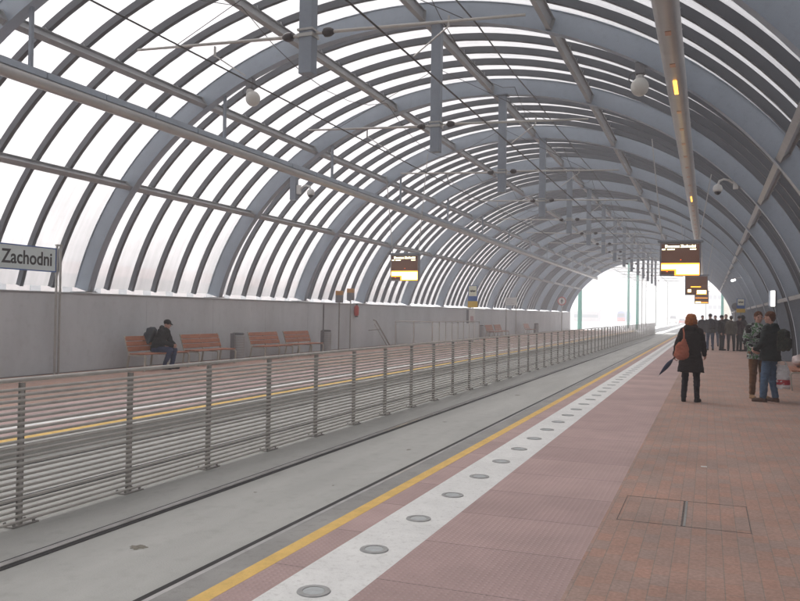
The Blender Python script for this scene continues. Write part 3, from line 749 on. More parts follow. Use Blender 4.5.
# no pedestrians sign
qx, qy, qz = -13.5, 77.8, 3.05
t = thing('prohibition_sign', 'round white sign with red ring and black walking figure at the tunnel mouth', 'sign', (qx, qy, 0))
MB().tube((qx, qy+.06, 0), (qx, qy+.06, qz+.3), .04, 8).build('post', M['galv'], t)
Mx = T(qx, qy, qz) @ Matrix.Rotation(R(90), 4, 'X') @ Matrix.Scale(1.42, 4)
MB().lathe([(.30, -.012), (.30, .012)], 36, Mx).build('disc', M['whitep'], t)
mb = MB(); nn = 36; vs = []; fs = []
for i in range(nn):
    a = 2*math.pi*i/nn
    for r_, d in ((.235, .0125), (.30, .0125), (.30, .017), (.235, .017)): vs.append((r_*math.cos(a), r_*math.sin(a), d))
for i in range(nn):
    for k in range(4): fs.append((i*4+k, ((i+1) % nn)*4+k, ((i+1) % nn)*4+(k+1) % 4, i*4+(k+1) % 4))
mb.add(vs, fs, Mx).build('red_ring', M['red'], t)
fg = MB(); S_ = T(qx, qy-.022, qz) @ Matrix.Scale(1.42, 4)
def bx(c, d, rot=0):
    fg.box((-d[0]/2, -.002, -d[1]/2), (d[0]/2, .002, d[1]/2), S_ @ T(c[0], 0, c[1]) @ Matrix.Rotation(rot, 4, 'Y'))
bx((0, .02), (.085, .15)); fg.lathe([(.034, -.002), (.034, .002)], 14, S_ @ T(0, 0, .135) @ Matrix.Rotation(R(90), 4, 'X'))
bx((-.035, -.11), (.035, .14), R(14)); bx((.035, -.11), (.035, .14), R(-14)); bx((-.065, .02), (.025, .12), R(20)); bx((.065, .02), (.025, .12), R(-20))
fg.build('walking_figure', M['black'], t)

# signal boxes on posts (left)
for i, (y, lb) in enumerate(((29.4, 'left of two grey boxes with orange tops on thin posts by the far wall'), (30.5, 'right of two grey boxes with orange tops on thin posts by the far wall'))):
    x = -14.35; zz = 2.0 if i == 0 else 2.13
    t = thing('signal_box', lb, 'signal box', (x, y, 0), group='grey boxes with orange tops')
    MB().tube((x, y, 0), (x, y, zz), .028, 8).build('post', M['galv'], t)
    MB().box((x-.14, y-.1, zz), (x+.14, y+.1, zz+.32)).build('case', M['boxgrey'], t, bevel=.01)
    MB().box((x-.14, y-.1, zz+.321), (x+.14, y+.1, zz+.50)).build('cap', M['orangebox'], t, bevel=.01)
# fire box
t = thing('extinguisher', 'red fire extinguisher on the pale wall right of the posts with orange tops', 'extinguisher', (-14.68, 31.8, 1.45))
MB().lathe([(.04, 0), (.10, .03), (.11, .10), (.11, .38), (.07, .45), (.03, .48)], 18, c=(-14.66, 31.8, 1.45)).build('cylinder', M['red'], t, smooth=True)
MB().box((-14.71, 31.74, 1.40), (-14.6, 31.86, 1.4499)).build('foot', M['black'], t)
MB().box((-14.69, 31.77, 1.93), (-14.6, 31.83, 1.98)).build('valve', M['black'], t)
# downpipe on wall
t = thing('wall_pipe', 'thin dark pipe fixed upright on the pale wall near the orange-topped boxes', 'pipe', (-14.75, 28.6, 0))
MB().tube((-14.74, 28.75, 0), (-14.74, 28.75, 1.93), .025, 8).build('pipe', M['boxgrey'], t)

# glass stair guard + handrail
t = thing('stair_guard', 'railing of upright glass panels round the stairs on the far platform', 'railing', (-12.3, 35.0, 0))
gx, ga, gb_ = -12.3, 35.4, 43.6
MB().tube((gx, ga, 1.22), (gx, gb_, 1.22), .025, 8).tube((gx, ga, 1.22), (gx-1.9, ga, 1.22), .025, 8).build('handrail', M['steel'], t)
for k in range(9):
    y = ga+(gb_-ga)*k/8
    MB().box((gx-.02, y-.02, 0), (gx+.02, y+.02, 1.2)).build('post', M['fencebar'], t)
    if k < 8: MB().box((gx-.006, y+.05, .12), (gx+.006, y+(gb_-ga)/8-.05, 1.12)).build('glass_panel', M['glass'], t)
for k in range(1, 3): MB().box((gx-.95*k-.02, ga-.02, 0), (gx-.95*k+.02, ga+.02, 1.2)).build('post', M['fencebar'], t)
for k in range(2): MB().box((gx-.95*(k+1)+.04, ga-.006, .12), (gx-.95*k-.04, ga+.006, 1.12)).build('glass_panel', M['glass'], t)
t = thing('stair_handrail', 'slanting steel handrail going down beside the pale wall, left of the glass railing', 'handrail', (-13.9, 33.0, 0))
MB().path([(-13.9, 32.0, 1.28), (-13.9, 32.25, 1.25), (-13.9, 33.9, .12)], .028, 8).path([(-13.9, 32.1, 1.10), (-13.9, 33.6, .08)], .018, 8).build('rails', M['galv'], t)
MB().tube((-13.9, 32.8, .86), (-14.5, 32.8, .80), .015, 6).build('bracket', M['galv'], t)

# globe lamps under the ribs
def globe(x, y, label):
    c = (x-CX)/EA; zr = CZ+EB*math.sqrt(1-c*c)
    t = thing('globe_lamp', label, 'lamp', (x, y, zr), group=None); o = (0, 0, 0)
    MB().box((-.09, -.08, -.22), (.09, .08, .02)).build('bracket', M['boxgrey'], t, off=o, bevel=.01)
    MB().path([(-.1, 0, -.15), (-.19, 0, -.2), (-.21, 0, -.3), (-.15, 0, -.38)], .010, 6).build('cable', M['wire'], t, off=o)
    MB().lathe([(.03, .0), (.07, -.02), (.09, -.08), (.085, -.16), (.10, -.19)], 18, T(0, -.02, -.22)).build('lamp_head', M['steel'], t, off=o, smooth=True)
    MB().ell((.1 if x < -5 else .0, -.04, -.47), (.17, .17, .18), nu=28, nv=20).build('globe', M['globe'], t, off=o, smooth=True)
globe(-10.1, 15.73, 'round milky lamp under the roof rib at the left')
globe(-1.27, 15.73, 'round milky lamp under the roof rib left of the near light tube')

# dome cameras
def cctv(x, y, z, d, label):
    t = thing('dome_camera', label, 'security camera', (x, y, z), group=None); o = (0, 0, 0)
    MB().box((-.06, -.06, -.14), (.06, .06, .14)).build('mount', M['whitep'], t, off=o, bevel=.01)
    MB().path([(d*.06, 0, .02), (d*.16, 0, .10), (d*.28, 0, .12), (d*.38, 0, .08), (d*.41, 0, -.0)], .028, 8).build('arm', M['whitep'], t, off=o, smooth=True)
    MB().lathe([(.04, .0), (.09, -.03), (.115, -.09), (.118, -.16), (.09, -.19)], 20, T(d*.42, 0, 0)).build('housing', M['whitep'], t, off=o, smooth=True)
    MB().ell((d*.42, 0, -.19), (.085, .085, .085), nu=18, nv=12).build('dome', M['black'], t, off=o, smooth=True)
    return t
t = cctv(-11.95, 21.47, 5.42, 1, 'white dome camera on a curved arm under the left light tube')
cr = (-12.15-CX)/EA; zr = CZ+EB*math.sqrt(1-cr*cr)
MB().box((-12.22, 21.38, 5.1), (-12.02, 21.56, zr+.25)).build('drop_post', M['mastp'], t)
t = cctv(.62, 21.47, 5.02, -1, 'white dome camera on a curved arm under the right side of the roof')
MB().box((.685, 21.45, 4.90), (1.35, 21.49, 4.94)).build('bracket_arm', M['galv'], t)
t = cctv(-1.2, 44.43, 5.5, -1, 'small far dome camera above the largest departure board')
MB().box((-1.22, 44.41, 5.64), (-1.18, 44.45, 6.6)).build('drop_post', M['mastp'], t)

# lit strip and lit box on the right
t = thing('strip_light', 'short lit strip lamp on a purlin at the far right of the roof', 'lamp', (1.25, 44.4, 3.6))
v = MB(); v.path([(1.12, 43.2, 3.52), (1.30, 45.4, 3.66)], .06, 10); v.build('tube', M['litwhite'], t)
MB().path([(1.14, 43.3, 3.61), (1.33, 45.4, 3.75)], .03, 8).tube((1.33, 45.4, 3.75), (1.75, 44.9, 3.75), .02, 6).build('holder', M['boxgrey'], t)
t = thing('lit_box', 'narrow lit white box on a pale post behind the person with the plastic bag', 'lit sign', (1.62, 23.3, 0))
for dx in (-.09, .09): MB().tube((1.62+dx, 23.33, 0), (1.62+dx, 23.33, 2.36), .022, 8).build('post', M['mastp'], t)
MB().box((1.57, 23.27, 1.94), (1.67, 23.32, 2.36)).build('lit_panel', M['litwhite'], t)
MB().box((1.675, 23.27, 1.92), (1.70, 23.34, 2.38)).box((1.56, 23.275, 1.91), (1.67, 23.34, 1.939)).build('case', M['boxgrey'], t)

# ------------------------------------------------------------------ people
def blob(name, mb, m, parent, vox=.012, sm=3, wr=0, wsc=12, seed=0):
    me = mb.mesh('t'); o = bpy.data.objects.new('t', me); col.objects.link(o)
    a = o.modifiers.new('r', 'REMESH'); a.mode = 'VOXEL'; a.voxel_size = vox
    b = o.modifiers.new('s', 'SMOOTH'); b.iterations = sm; b.factor = .5
    dg = bpy.context.evaluated_depsgraph_get(); dg.update()
    nm = bpy.data.meshes.new_from_object(o.evaluated_get(dg)); bpy.data.objects.remove(o); bpy.data.meshes.remove(me)
    if wr:
        cs = [v.co.copy() for v in nm.vertices]; ns = [v.normal.copy() for v in nm.vertices]; out = []
        for p, n_ in zip(cs, ns):
            c = Vector((p.x, p.y, p.z*1.8))*wsc+Vector((seed, 0, 0))
            out += list(p+n_*(noise.noise(c)*wr+noise.noise(c*2.3)*wr*.5))
        nm.vertices.foreach_set('co', out); nm.update()
    nm.materials.clear(); nm.materials.append(m)
    for p in nm.polygons: p.use_smooth = True
    nm.name = name; q = bpy.data.objects.new(name, nm); col.objects.link(q); q.parent = parent; return q

def standing(arm='down', spread=.1):
    J = {}
    for s, k in ((-1, 'L'), (1, 'R')):
        J['hip'+k] = Vector((s*.09, 0, .90)); J['kne'+k] = Vector((s*spread, .015, .49)); J['ank'+k] = Vector((s*(spread+.01), -.01, .09)); J['toe'+k] = Vector((s*(spread+.04), .15, .035))
        J['sho'+k] = Vector((s*.185, -.01, 1.42)); J['elb'+k] = Vector((s*.245, -.03, 1.14)); J['wri'+k] = Vector((s*.25, .05, .89))
    J['pel'] = Vector((0, 0, .95)); J['wai'] = Vector((0, 0, 1.10)); J['che'] = Vector((0, -.005, 1.30)); J['nec'] = Vector((0, 0, 1.47)); J['hea'] = Vector((0, .02, 1.635)); J['hdir'] = Vector((0, 1, 0)); J['hup'] = Vector((0, 0, 1))
    return J
def hand(mb, w, d, side, palm_n, curl=.4, sc=1.0):
    d = d.normalized(); pn = (palm_n-d*palm_n.dot(d)).normalized(); x = d.cross(pn)*side
    mb.cap(w, w+d*.045*sc, .026*sc, .030*sc); mb.cap(w+d*.03+x*.018, w+d*.08+x*.022, .018, .017); mb.cap(w+d*.03-x*.018, w+d*.08-x*.022, .018, .017)
    for i, l in enumerate((.068, .076, .072, .056)):
        b = w+d*.085+x*(.030-.020*i); a1 = curl; m1 = b+(d*math.cos(a1)+pn*math.sin(a1))*l*.55; a2 = curl*2.1; e = m1+(d*math.cos(a2)+pn*math.sin(a2))*l*.5
        mb.cap(b, m1, .0098, .009); mb.cap(m1, e, .009, .0078)
    b = w+d*.02+x*.03; m1 = b+(d*.6+x*.7+pn*.3).normalized()*.035; mb.cap(b, m1, .012, .0105); mb.cap(m1, m1+(d*.9+x*.1+pn*.5).normalized()*.03, .0105, .009)
def body(J, t, vox, sex='m'):
    mb = MB(); h = J['hea']; f = J['hdir'].normalized(); u = J['hup'].normalized(); u = (u-f*u.dot(f)).normalized(); r = f.cross(u)
    B = Matrix((r, f, u)).transposed().to_4x4(); B.translation = h
    mb.ell((0, -.005, .015), (.074, .092, .100), B); mb.ell((0, .02, -.045), (.058, .068, .070), B); mb.ell((0, .055, -.085), (.028, .03, .025), B)
    mb.cap(B @ Vector((0, .085, .012)), B @ Vector((0, .108, -.020)), .008, .014)           # nose
    mb.ell((0, .082, -.055), (.022, .012, .008), B)                                          # lips
    mb.cap(B @ Vector((-.035, .079, .028)), B @ Vector((.035, .079, .028)), .010, .010)      # brow
    for s in (-1, 1):
        mb.ell((s*.075, -.005, -.008), (.010, .019, .032), B); mb.ell((s*.036, .062, -.03), (.022, .02, .02), B)
    mb.cap(J['nec']-Vector((0, .0, .05)), h-u*.06-f*.015, .056, .052)
    mb.loft([(J['pel'].x, J['pel'].y, J['pel'].z-.08, .10, .08), (J['pel'].x, J['pel'].y, J['pel'].z, .15, .105), (J['wai'].x, J['wai'].y, J['wai'].z, .13, .095), (J['che'].x, J['che'].y, J['che'].z, .16, .11), (J['nec'].x, J['nec'].y, J['nec'].z-.06, .11, .08), (J['nec'].x, J['nec'].y, J['nec'].z-.01, .06, .055)])
    for k, s in (('L', -1), ('R', 1)):
        mb.cap(J['che']+Vector((0, 0, .08)), J['sho'+k], .07, .055); mb.cap(J['sho'+k], J['elb'+k], .052, .040); mb.cap(J['elb'+k], J['wri'+k], .040, .027)
        d = J.get('hd'+k, (J['wri'+k]-J['elb'+k])); hand(mb, J['wri'+k], d, s, J.get('pn'+k, Vector((-s*1.0, .2, 0))), J.get('curl', .45))
        mb.cap(J['pel'], J['hip'+k], .09, .088); mb.cap(J['hip'+k], J['kne'+k], .083, .055); mb.cap(J['kne'+k], J['ank'+k], .055, .038); mb.cap(J['ank'+k]-Vector((0, 0, .04)), J['toe'+k], .036, .03)
    o = blob('body', mb, M['skin'], t, vox, 2)
    if vox < .01:
        e = MB()
        for s in (-1, 1): e.ell((s*.033, .078, .004), (.011, .009, .007), B, 10, 8)
        e.build('eyes', M['black'], t, off=(0, 0, 0))
    return B
def trousers(J, t, m, vox, fat=1.0, seed=0):
    mb = MB(); mb.cap(J['hipL']+Vector((0, 0, .03)), J['hipR']+Vector((0, 0, .03)), .115, .115)
    mb.cap(J['pel'], J['pel']+Vector((0, 0, .06)), .13, .12)
    for k in 'LR':
        a = J['ank'+k]; kn = J['kne'+k]; mb.cap(J['hip'+k], kn, .10*fat, .073*fat); mb.cap(kn, a+(kn-a).normalized()*.02, .071*fat, .058*fat)
    return blob('trousers', mb, m, t, vox, 3, .010, 14, seed)
def shoes(J, t, m, vox, boot=False):
    for k in 'LR':
        mb = MB(); a = J['ank'+k]; to = J['toe'+k]; d = to-a; d.z = 0; d.normalize()
        z0 = min(a.z, .09)-.09 if a.z < .2 else a.z-.09
        heel = Vector((a.x, a.y, z0+.045))-d*.035; tip = Vector((to.x, to.y, z0+.034))
        mb.cap(heel, tip, .044, .036); mb.cap(Vector((a.x, a.y, a.z)), heel+d*.04, .047, .046)
        for q, rr in ((heel, .044), (heel.lerp(tip, .5), .043), (tip, .038)): mb.lathe([(rr, z0-q.z+.001), (rr, z0-q.z+.02)], 14, T(*q))
        if boot: mb.cap(a, a.lerp(J['kne'+k], .62), .050, .058)
        blob('shoe', mb, m, t, vox, 1)
def jacket(J, t, m, vox, hem=.84, w=1.0, hood=True, seed=0, name='jacket', flare=0, sleeve=1.0):
    mb = MB(); P_, W_, C_, N_ = J['pel'], J['wai'], J['che'], J['nec']
    def at(z):
        ks = [(P_.z, P_), (W_.z, W_), (C_.z, C_), (N_.z, N_)]
        if z <= P_.z: return P_
        for (z0, a), (z1, b) in zip(ks[:-1], ks[1:]):
            if z <= z1: return a.lerp(b, (z-z0)/(z1-z0))
        return N_
    rings = []; dz = N_.z-1.47
    prof = [(hem, .19+flare, .15+flare*.8), ((hem+P_.z)/2+.02, .19+flare*.55, .15+flare*.5), (P_.z+.04, .187, .145), (W_.z+.02, .180, .142), (C_.z-.02, .205, .152), (C_.z+.06, .205, .145), (N_.z-.05, .165, .11), (N_.z-.01, .10, .085)]
    for z, rx, ry in prof:
        c = at(z); rings.append((c.x, c.y, z, rx*w, ry*w))
    mb.loft(rings, 24)
    for k, s in (('L', -1), ('R', 1)):
        mb.cap(J['sho'+k]+Vector((-s*.02, 0, -.01)), J['elb'+k], .082*sleeve, .062*sleeve); wv = J['wri'+k]; mb.cap(J['elb'+k], wv+(J['elb'+k]-wv).normalized()*.01, .062*sleeve, .048*sleeve)
    if hood: mb.cap(N_+Vector((-.05, -.075, .0)), N_+Vector((.05, -.075, .0)), .06, .06); 
    mb.cap(N_+Vector((-.03, .02, -.0)), N_+Vector((.03, .02, -.0)), .062, .062)
    return blob(name, mb, m, t, vox, 3, .012, 11, seed)
def hair(B, t, m, vox, style='short', name='hair'):
    mb = MB()
    if style == 'short': mb.ell((0, -.018, .035), (.083, .098, .093), B); mb.ell((0, -.055, -.01), (.068, .055, .075), B)
    elif style == 'bob': mb.ell((0, -.018, .035), (.108, .112, .100), B); mb.ell((0, -.06, -.03), (.112, .078, .088), B); mb.ell((-.085, -.015, -.035), (.034, .06, .07), B); mb.ell((.085, -.015, -.035), (.034, .06, .07), B)
    elif style == 'beanie': mb.ell((0, -.012, .045), (.088, .104, .090), B); mb.ell((0, -.012, .03), (.091, .107, .035), B)
    elif style == 'cap': mb.ell((0, -.012, .045), (.088, .104, .085), B); mb.cap(B @ Vector((-.03, .10, .03)), B @ Vector((.03, .10, .03)), .016, .016); mb.cap(B @ Vector((-.025, .135, .022)), B @ Vector((.025, .135, .022)), .012, .012)
    elif style == 'hoodup': mb.ell((0, -.03, .02), (.105, .115, .125), B); mb.cap(B @ Vector((0, -.04, -.08)), B @ Vector((0, -.04, -.15)), .09, .10)
    return blob(name, mb, m, t, vox, 1, .016 if style == 'bob' else .009 if style == 'short' else .003, 26)
def rucksack(t, c, m, J, size=(.30, .17, .42), vox=.012, strap=True):
    bx_ = Vector(c); mb = MB(); a, b, h = size
    mb.cbox(bx_, (a-.06, b-.06, h-.06)); 
    for sx in (-1, 1):
        for sy in (-1, 1): mb.cap(bx_+Vector((sx*(a/2-.05), sy*(b/2-.045), -h/2+.05)), bx_+Vector((sx*(a/2-.065), sy*(b/2-.05), h/2-.07)), .05, .05)
    mb.cap(bx_+Vector((-a/2+.08, 0, h/2-.05)), bx_+Vector((a/2-.08, 0, h/2-.05)), .06, .06); mb.cbox(bx_+Vector((0, -b/2-.005, -.06)), (a*.7, .06, h*.45))
    o = blob('rucksack', mb, m, None, vox, 4, .008, 12)
    return o

def person(label, loc, face, H, J, draw):
    t = thing('person', label, 'person', loc, face); t.scale = (H/1.75,)*3
    draw(t, J); return t
V3 = Vector
cloth('coat_black', (.022, .018, .018)); cloth('tights', (.022, .022, .026)); cloth('boots', (.015, .014, .014)); cloth('ginger', (.33, .12, .045)); cloth('terracotta', (.36, .12, .075))
cloth('jacket_dark', (.022, .028, .028)); cloth('jeans', (.085, .14, .22)); cloth('brown_hair', (.11, .05, .03)); cloth('brown_trousers', (.17, .09, .05)); cloth('tan_shoes', (.30, .19, .11)); cloth('brown_shoes', (.10, .06, .045))
cloth('seat_jacket', (.012, .013, .014)); cloth('pack_grey', (.045, .055, .065)); cloth('dark_jeans', (.035, .05, .11)); cloth('beanie_black', (.01, .01, .011))
cloth('scarf', (.06, .03, .025))
VX = .008
# --- woman, seen from behind
J = standing(); J['ankL'].x, J['ankR'].x = -.13, .12; J['toeL'] = V3((-.16, .13, .035)); J['toeR'] = V3((.15, .14, .035)); J['kneL'].x = -.11; J['kneR'].x = .11
J['shoL'].x, J['shoR'].x = -.165, .165; J['elbL'] = V3((-.25, -.06, 1.15)); J['wriL'] = V3((-.31, .03, .93)); J['elbR'] = V3((.225, .02, 1.16)); J['wriR'] = V3((.245, .12, .95))
J['hdL'] = V3((-.1, .1, -1)); J['curl'] = .8
def draw(t, J):
    B = body(J, t, VX); trousers(J, t, M['tights'], .01, .93, 3); shoes(J, t, M['boots'], .009, True)
    jacket(J, t, M['coat_black'], .01, .60, 1.02, True, 5, 'coat', .065, 1.02); hair(B, t, M['ginger'], .008, 'bob')
    mb = MB().cap(J['nec']+V3((-.06, -.03, .02)), J['nec']+V3((.06, -.03, .02)), .075, .075); blob('scarf', mb, M['scarf'], t, .01, 2, .01, 20)
person('person from behind in a long black coat with short ginger hair, holding an umbrella', (-.30, 15.85, 0), R(-6), 1.66, J, draw)
# her bag (hangs from shoulder) and umbrella (held)
t = thing('shoulder_bag', 'terracotta shoulder bag hanging on the back of the person in the long black coat', 'bag', (-.47, 15.66, .95))
mb = MB(); mb.ell((-.455, 15.635, 1.0), (.125, .075, .15)); mb.ell((-.46, 15.63, .91), (.145, .085, .11)); mb.cap((-.43, 15.64, 1.1), (-.42, 15.65, 1.17), .07, .04)
o = blob('bag', mb, M['terracotta'], None, .009, 2, .012, 14); o.parent = t; o.data.transform(T(.47, -15.66, -.95))
MB().path([(-.42, 15.62, 1.18), (-.42, 15.66, 1.30), (-.44, 15.78, 1.385), (-.45, 15.9, 1.34), (-.46, 15.98, 1.2)], .014, 8).build('strap', M['terracotta'], t, smooth=True)
t = thing('umbrella', 'closed dark blue umbrella pointing down to the left beside the long black coat', 'umbrella', (-.64, 15.85, .8))
a = V3((-.60, 15.87, .83)); b_ = V3((-.86, 15.76, .50)); dd = (b_-a).normalized()
mb = MB(); pts = [a+dd*.05+(b_-a-dd*.05)*k/8 for k in range(9)]; mb.path(pts, 0, 10, rs=[.014, .030, .040, .042, .040, .035, .026, .016, .008]); o = mb.build('folded_canopy', cloth('navy', (.035, .045, .075)), t, smooth=True)
MB().tube(b_, b_+dd*.05, .005, 6).build('tip', M['steel'], t); MB().path([a+dd*.06, a-dd*.06, a-dd*.12, a-dd*.15+V3((.03, 0, .0))], .012, 8).build('handle', M['black'], t, smooth=True)

# --- man with rucksack
J = standing(); J['hdir'] = V3((-.15, 1, -.06)); J['ankL'] = V3((-.12, .08, .09)); J['toeL'] = V3((-.17, .24, .035)); J['ankR'] = V3((.10, -.06, .09)); J['toeR'] = V3((.15, .09, .035)); J['kneL'].y = .06
J['elbL'] = V3((-.27, .02, 1.15)); J['wriL'] = V3((-.20, .20, 1.02)); J['elbR'] = V3((.26, -.07, 1.14)); J['wriR'] = V3((.27, .0, .88)); J['curl'] = .8; J['hdR'] = V3((.0, .1, -1))
def draw(t, J):
    B = body(J, t, VX); trousers(J, t, M['jeans'], .01, 1.08, 8); shoes(J, t, M['brown_shoes'], .009); jacket(J, t, M['jacket_dark'], .01, .80, 1.14, True, 15, flare=.02, sleeve=1.1); hair(B, t, M['brown_hair'], .008, 'short')
MAN = (1.12, 16.62, 0); MF = R(62)
tm = person('person in dark jacket, blue jeans and rucksack standing nearest the right edge', MAN, MF, 1.74, J, draw)
def onperson(o, tp, label, cat, nm):
    o.data.transform(Matrix.Identity(4)); o.location = tp.location; o.rotation_euler = tp.rotation_euler; o.scale = tp.scale; tag(o, label, cat); o.name = nm
o = rucksack(None, (0, -.25, 1.20), M['camopack'], J); onperson(o, tm, 'dark camouflage rucksack on the back of the person in jeans', 'rucksack', 'rucksack')
t = thing('carrier_bag', 'white plastic carrier bag with a red band, held by the person in jeans', 'bag', (1.36, 16.62, .28))
mb = MB().loft([(1.35, 16.62, .27, .10, .075), (1.35, 16.62, .30, .115, .09), (1.345, 16.62, .38, .115, .085), (1.34, 16.62, .55, .115, .07), (1.335, 16.62, .68, .105, .04), (1.33, 16.62, .72, .098, .022)], 20).path([(1.25, 16.62, .71), (1.29, 16.62, .80), (1.33, 16.63, .83), (1.37, 16.62, .80), (1.41, 16.62, .71)], .012, 8)
o = blob('bag_film', mb, mat('bag_white', (.68, .67, .68), .45, var=.08), None, .009, 2, .020, 13); o.parent = t; o.data.transform(T(-1.36, -16.62, -.28))
mb = MB().loft([(1.35, 16.62, .345, .122, .097), (1.347, 16.62, .44, .119, .089)], 20); mb.build('red_band', mat('bag_red', (.42, .035, .05), .5, var=.15, scale=12), t, smooth=True)
# --- camo person
J = standing(); J['hdir'] = V3((.15, 1, -.05)); J['elbL'] = V3((-.29, .0, 1.16)); J['wriL'] = V3((-.24, .16, 1.0)); J['elbR'] = V3((.27, .03, 1.15)); J['wriR'] = V3((.2, .18, 1.0))
def draw(t, J):
    B = body(J, t, VX); trousers(J, t, M['brown_trousers'], .01, 1.0, 28); shoes(J, t, M['tan_shoes'], .009); jacket(J, t, M['camo'], .01, .80, 1.08, True, 25, 'hooded_jacket', sleeve=1.15); hair(B, t, M['brown_hair'], .008, 'short')
person('person in a pale camouflage jacket and brown trousers beside the one in jeans', (.93, 17.2, 0), R(205), 1.74, J, draw)
# --- seated person on the first bench, facing +X; local +Y forward
J = standing()
for s, k in ((-1, 'L'), (1, 'R')):
    J['hip'+k] = V3((s*.10, 0, .50)); J['kne'+k] = V3((s*.13, .42, .50)); J['ank'+k] = V3((s*.12, .36, .09)); J['toe'+k] = V3((s*.15, .52, .035))
    J['sho'+k] = V3((s*.18, .17, .98)); J['elb'+k] = V3((s*.22, .25, .72)); J['wri'+k] = V3((s*.07, .45, .62))
J['ankR'] = V3((.12, .28, .09)); J['toeR'] = V3((.14, .44, .035))
J['pel'] = V3((0, .0, .56)); J['wai'] = V3((0, .04, .70)); J['che'] = V3((0, .12, .87)); J['nec'] = V3((0, .20, 1.04)); J['hea'] = V3((0, .27, 1.175)); J['hdir'] = V3((0, 1, -.25)); J['hup'] = V3((0, .25, 1)); J['curl'] = 1.0
def draw(t, J):
    B = body(J, t, VX)
    mb = MB(); mb.cap(J['hipL'], J['hipR'], .12, .12)
    for k in 'LR': mb.cap(J['hip'+k], J['kne'+k], .098, .078); mb.cap(J['kne'+k], J['ank'+k]+V3((0, 0, .03)), .076, .06)
    blob('trousers', mb, M['dark_jeans'], t, .01, 3, .010, 14); shoes(J, t, M['beanie_black'], .009)
    mb = MB(); mb.loft([(0, -.02, .46, .19, .16), (0, .0, .56, .20, .17), (0, .05, .72, .195, .16), (0, .12, .88, .21, .16), (0, .17, .99, .17, .13), (0, .20, 1.05, .09, .09)], 24)
    for k, s in (('L', -1), ('R', 1)): mb.cap(J['sho'+k], J['elb'+k], .088, .072); mb.cap(J['elb'+k], J['wri'+k], .070, .052)
    mb.cap(J['nec']+V3((-.05, -.06, .03)), J['nec']+V3((.05, -.06, .03)), .07, .07); mb.cap(J['nec']+V3((-.02, .03, .0)), J['nec']+V3((.02, .03, .0)), .07, .07)
    blob('jacket', mb, M['seat_jacket'], t, .01, 3, .012, 11); hair(B, t, M['beanie_black'], .008, 'cap', 'hat')
tsit = person('person in a black jacket and peaked hat sitting hunched forward on the first bench', (-13.86, 17.25, 0), R(-78), 1.80, J, draw)
o = rucksack(None, (0, -.47, .77), M['pack_grey'], J, (.33, .20, .44)); o.data.transform(Matrix.Rotation(R(-18), 4, 'X')); onperson(o, tsit, 'dark grey rucksack on the back of the seated person', 'rucksack', 'rucksack'); o.location.z -= .0

# --- the far group
cols = {k: cloth('g_'+k, c) for k, c in dict(grey=(.07, .075, .08), black=(.014, .014, .016), dark=(.03, .028, .032), olive=(.085, .075, .055), wine=(.035, .016, .018), blue=(.03, .045, .08), jeansb=(.06, .085, .14), hair=(.05, .035, .03), fair=(.28, .20, .15)).items()}
GV = .014
def gperson(label, x, y, face, H, jm, tm_, hm, style='short', hem=.84, w=1.1, arms=None, lean=0, rs=None):
    J = standing(spread=random.uniform(.09, .14))
    if arms:
        for k, v in arms.items(): J[k] = V3(v)
    if lean:
        for k in ('che', 'nec', 'hea', 'shoL', 'shoR', 'elbL', 'elbR', 'wriL', 'wriR'): J[k] = J[k]+V3((0, lean*(J[k].z-.95), -abs(lean)*.12*(J[k].z-.95)))
    def draw(t, J):
        B = body(J, t, GV); trousers(J, t, tm_, GV, .98, x*9); shoes(J, t, cols['black'], GV); jacket(J, t, jm, GV, hem, w, True, x*7+y); hair(B, t, hm, GV, style, 'hair' if style == 'short' else 'hat')
    t = person(label, (x, y, 0), R(face), H, J, draw)
    if rs: o = rucksack(None, (0, -.25, 1.22), rs, J, vox=.014); onperson(o, t, 'dark rucksack worn by the person in grey at the left of the waiting crowd', 'rucksack', 'rucksack')
fold = {'elbL': (-.27, .02, 1.15), 'wriL': (-.08, .22, 1.12), 'elbR': (.27, .02, 1.15), 'wriR': (.10, .22, 1.10)}
gperson('person in dark clothes mostly hidden behind the ginger-haired one', -.30, 47.5, 200, 1.74, cols['dark'], cols['black'], cols['hair'])
gperson('person in a grey jacket and blue jeans, second from the left of the crowd', .10, 41.6, 20, 1.80, cols['grey'], cols['jeansb'], cols['hair'], 'beanie', rs=cols['dark'])
gperson('person further back in dark jacket and jeans, right of the grey jacket', .38, 47.6, 170, 1.74, cols['dark'], cols['jeansb'], cols['hair'], arms=fold)
gperson('slim person all in black left of the olive jacket', .62, 41.9, 250, 1.74, cols['black'], cols['black'], cols['black'], 'beanie')
gperson('fair-haired person behind the olive jacket, face towards the camera', .86, 44.0, 175, 1.80, cols['black'], cols['blue'], cols['fair'])
gperson('person with back turned in a wide olive brown jacket and black trousers', 1.05, 41.5, -8, 1.72, cols['olive'], cols['black'], cols['hair'], w=1.25)
gperson('person in a dark wine jacket, right of the olive jacket', 1.42, 41.6, -50, 1.72, cols['wine'], cols['black'], cols['black'], 'beanie', arms=fold)
gperson('person in a black hooded jacket leaning left at the right of the crowd', 1.72, 41.8, 75, 1.76, cols['black'], cols['black'], cols['black'], 'hoodup', hem=.78, w=1.2, lean=.22, arms=fold)

